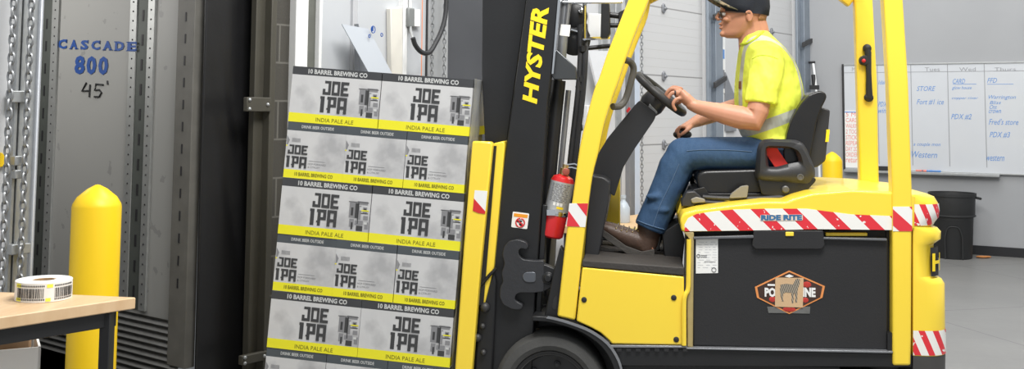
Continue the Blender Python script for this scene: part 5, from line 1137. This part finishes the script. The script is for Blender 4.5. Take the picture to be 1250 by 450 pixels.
f = MB(); f.loops([zring(*a, e=2.2, n=36) for a in ((14.5, 893, 936, .082), (14, 881, 938.6, .0835), (6, 879, 940, .084), (-2, 879.5, 939.5, .083), (-10, 884, 936, .075), (-15, 890, 930, .06), (-18, 898, 922, .035), (-18.8, 908, 912, .006))], cap0=False)
# cap tilts down towards the nape
for v in f.bm.verts:
    q = at(879, 13, YP); v.co.z -= max(0, (v.co.x-q.x))*.09*max(0, min(1, 1-(v.co.z-q.z)/.09))
cap_ = f.build('cap', mcap, person, smooth=180)
f = MB(); L = []
c0 = at(905, 10, YP); tip = at(859, -6, YP)
for i in range(13):
    t = -1+2*i/12; sx = math.sqrt(max(0, 1-.93*t*t)); row = []
    for k in range(7):
        u = k/6; xx = c0.x-.03*abs(t)*0+(tip.x-c0.x)*(.42*(1-u)*(sx*.95+.05)+u*(.30+.70*sx)); zz = c0.z+(tip.z-c0.z)*((c0.x-xx)/(c0.x-tip.x))-.024*t*t
        row.append((xx, YP+.082*t*(1-.03*u), zz))
    L.append(row)
f.loops(L, ring=False); br = f.build('cap_brim', mcamo, cap_, smooth=180); so = br.modifiers.new('t', 'SOLIDIFY'); so.thickness = .006
f = MB(); f.ball(at(910, -18.8, YP), (.008, .008, .005), 10, 6); part(f, 'cap_button', mcap, cap_)
f = MB()
for s in (-1, 1): f.tube(spline([at(879.5, 15, YP+.058*s), at(890, 15.0, YP+.074*s), at(905, 15.2, YP+.0835*s), at(916, 16.5, YP+.086*s)], 4), [(.0018, .0045)]*13, 6)
f.tube(spline([at(879.5, 14.6, YP-.058), at(876.2, 14.2, YP-.03), at(876, 14, YP), at(876.2, 14.2, YP+.03), at(879.5, 14.6, YP+.058)], 4), .002, 6); gl = part(f, 'glasses', INK, person)
mlens = mat('tinted lens', (.02, .02, .02), .1, alpha=.96)
for s in (-1, 1):
    f = MB(); f.loops([[at(877.0+.4*abs(a), 14.3, YP+s*(.006+.05*t)) + Vector((.012*t*t, 0, 0)), at(879.4, 21.8, YP+s*(.010+.042*t)) + Vector((.010*t*t, 0, 0))] for a, t in ((0, 0), (0, .25), (0, .5), (0, .75), (0, 1))], ring=False); f.build('lens', mlens, gl)
for s in (-1, 1):
    f = MB(); c = at(883.6, 17.2, YP+.031*s); f.ball(c, .0118, 14, 9); ey = part(f, 'eyeball', mat('eye white', (.75, .72, .68), .2), person)
    f = MB(); f.ball(c+Vector((-.0092, -.001*s, 0)), (.0035, .0055, .0055), 10, 7); part(f, 'iris', mat('iris', (.06, .09, .12), .15), ey)
f = MB(); c = at(824.2, 113.4, 5.3425); d = (at(820.5, 113.5, 5.342)-at(829.5, 113.5, 5.343)).normalized(); f.lathe(c, d, [(.0098, -.004), (.0125, -.004), (.0125, .004), (.0098, .004), (.0098, -.004)], 20, False, False); part(f, 'finger_ring', INK, person)
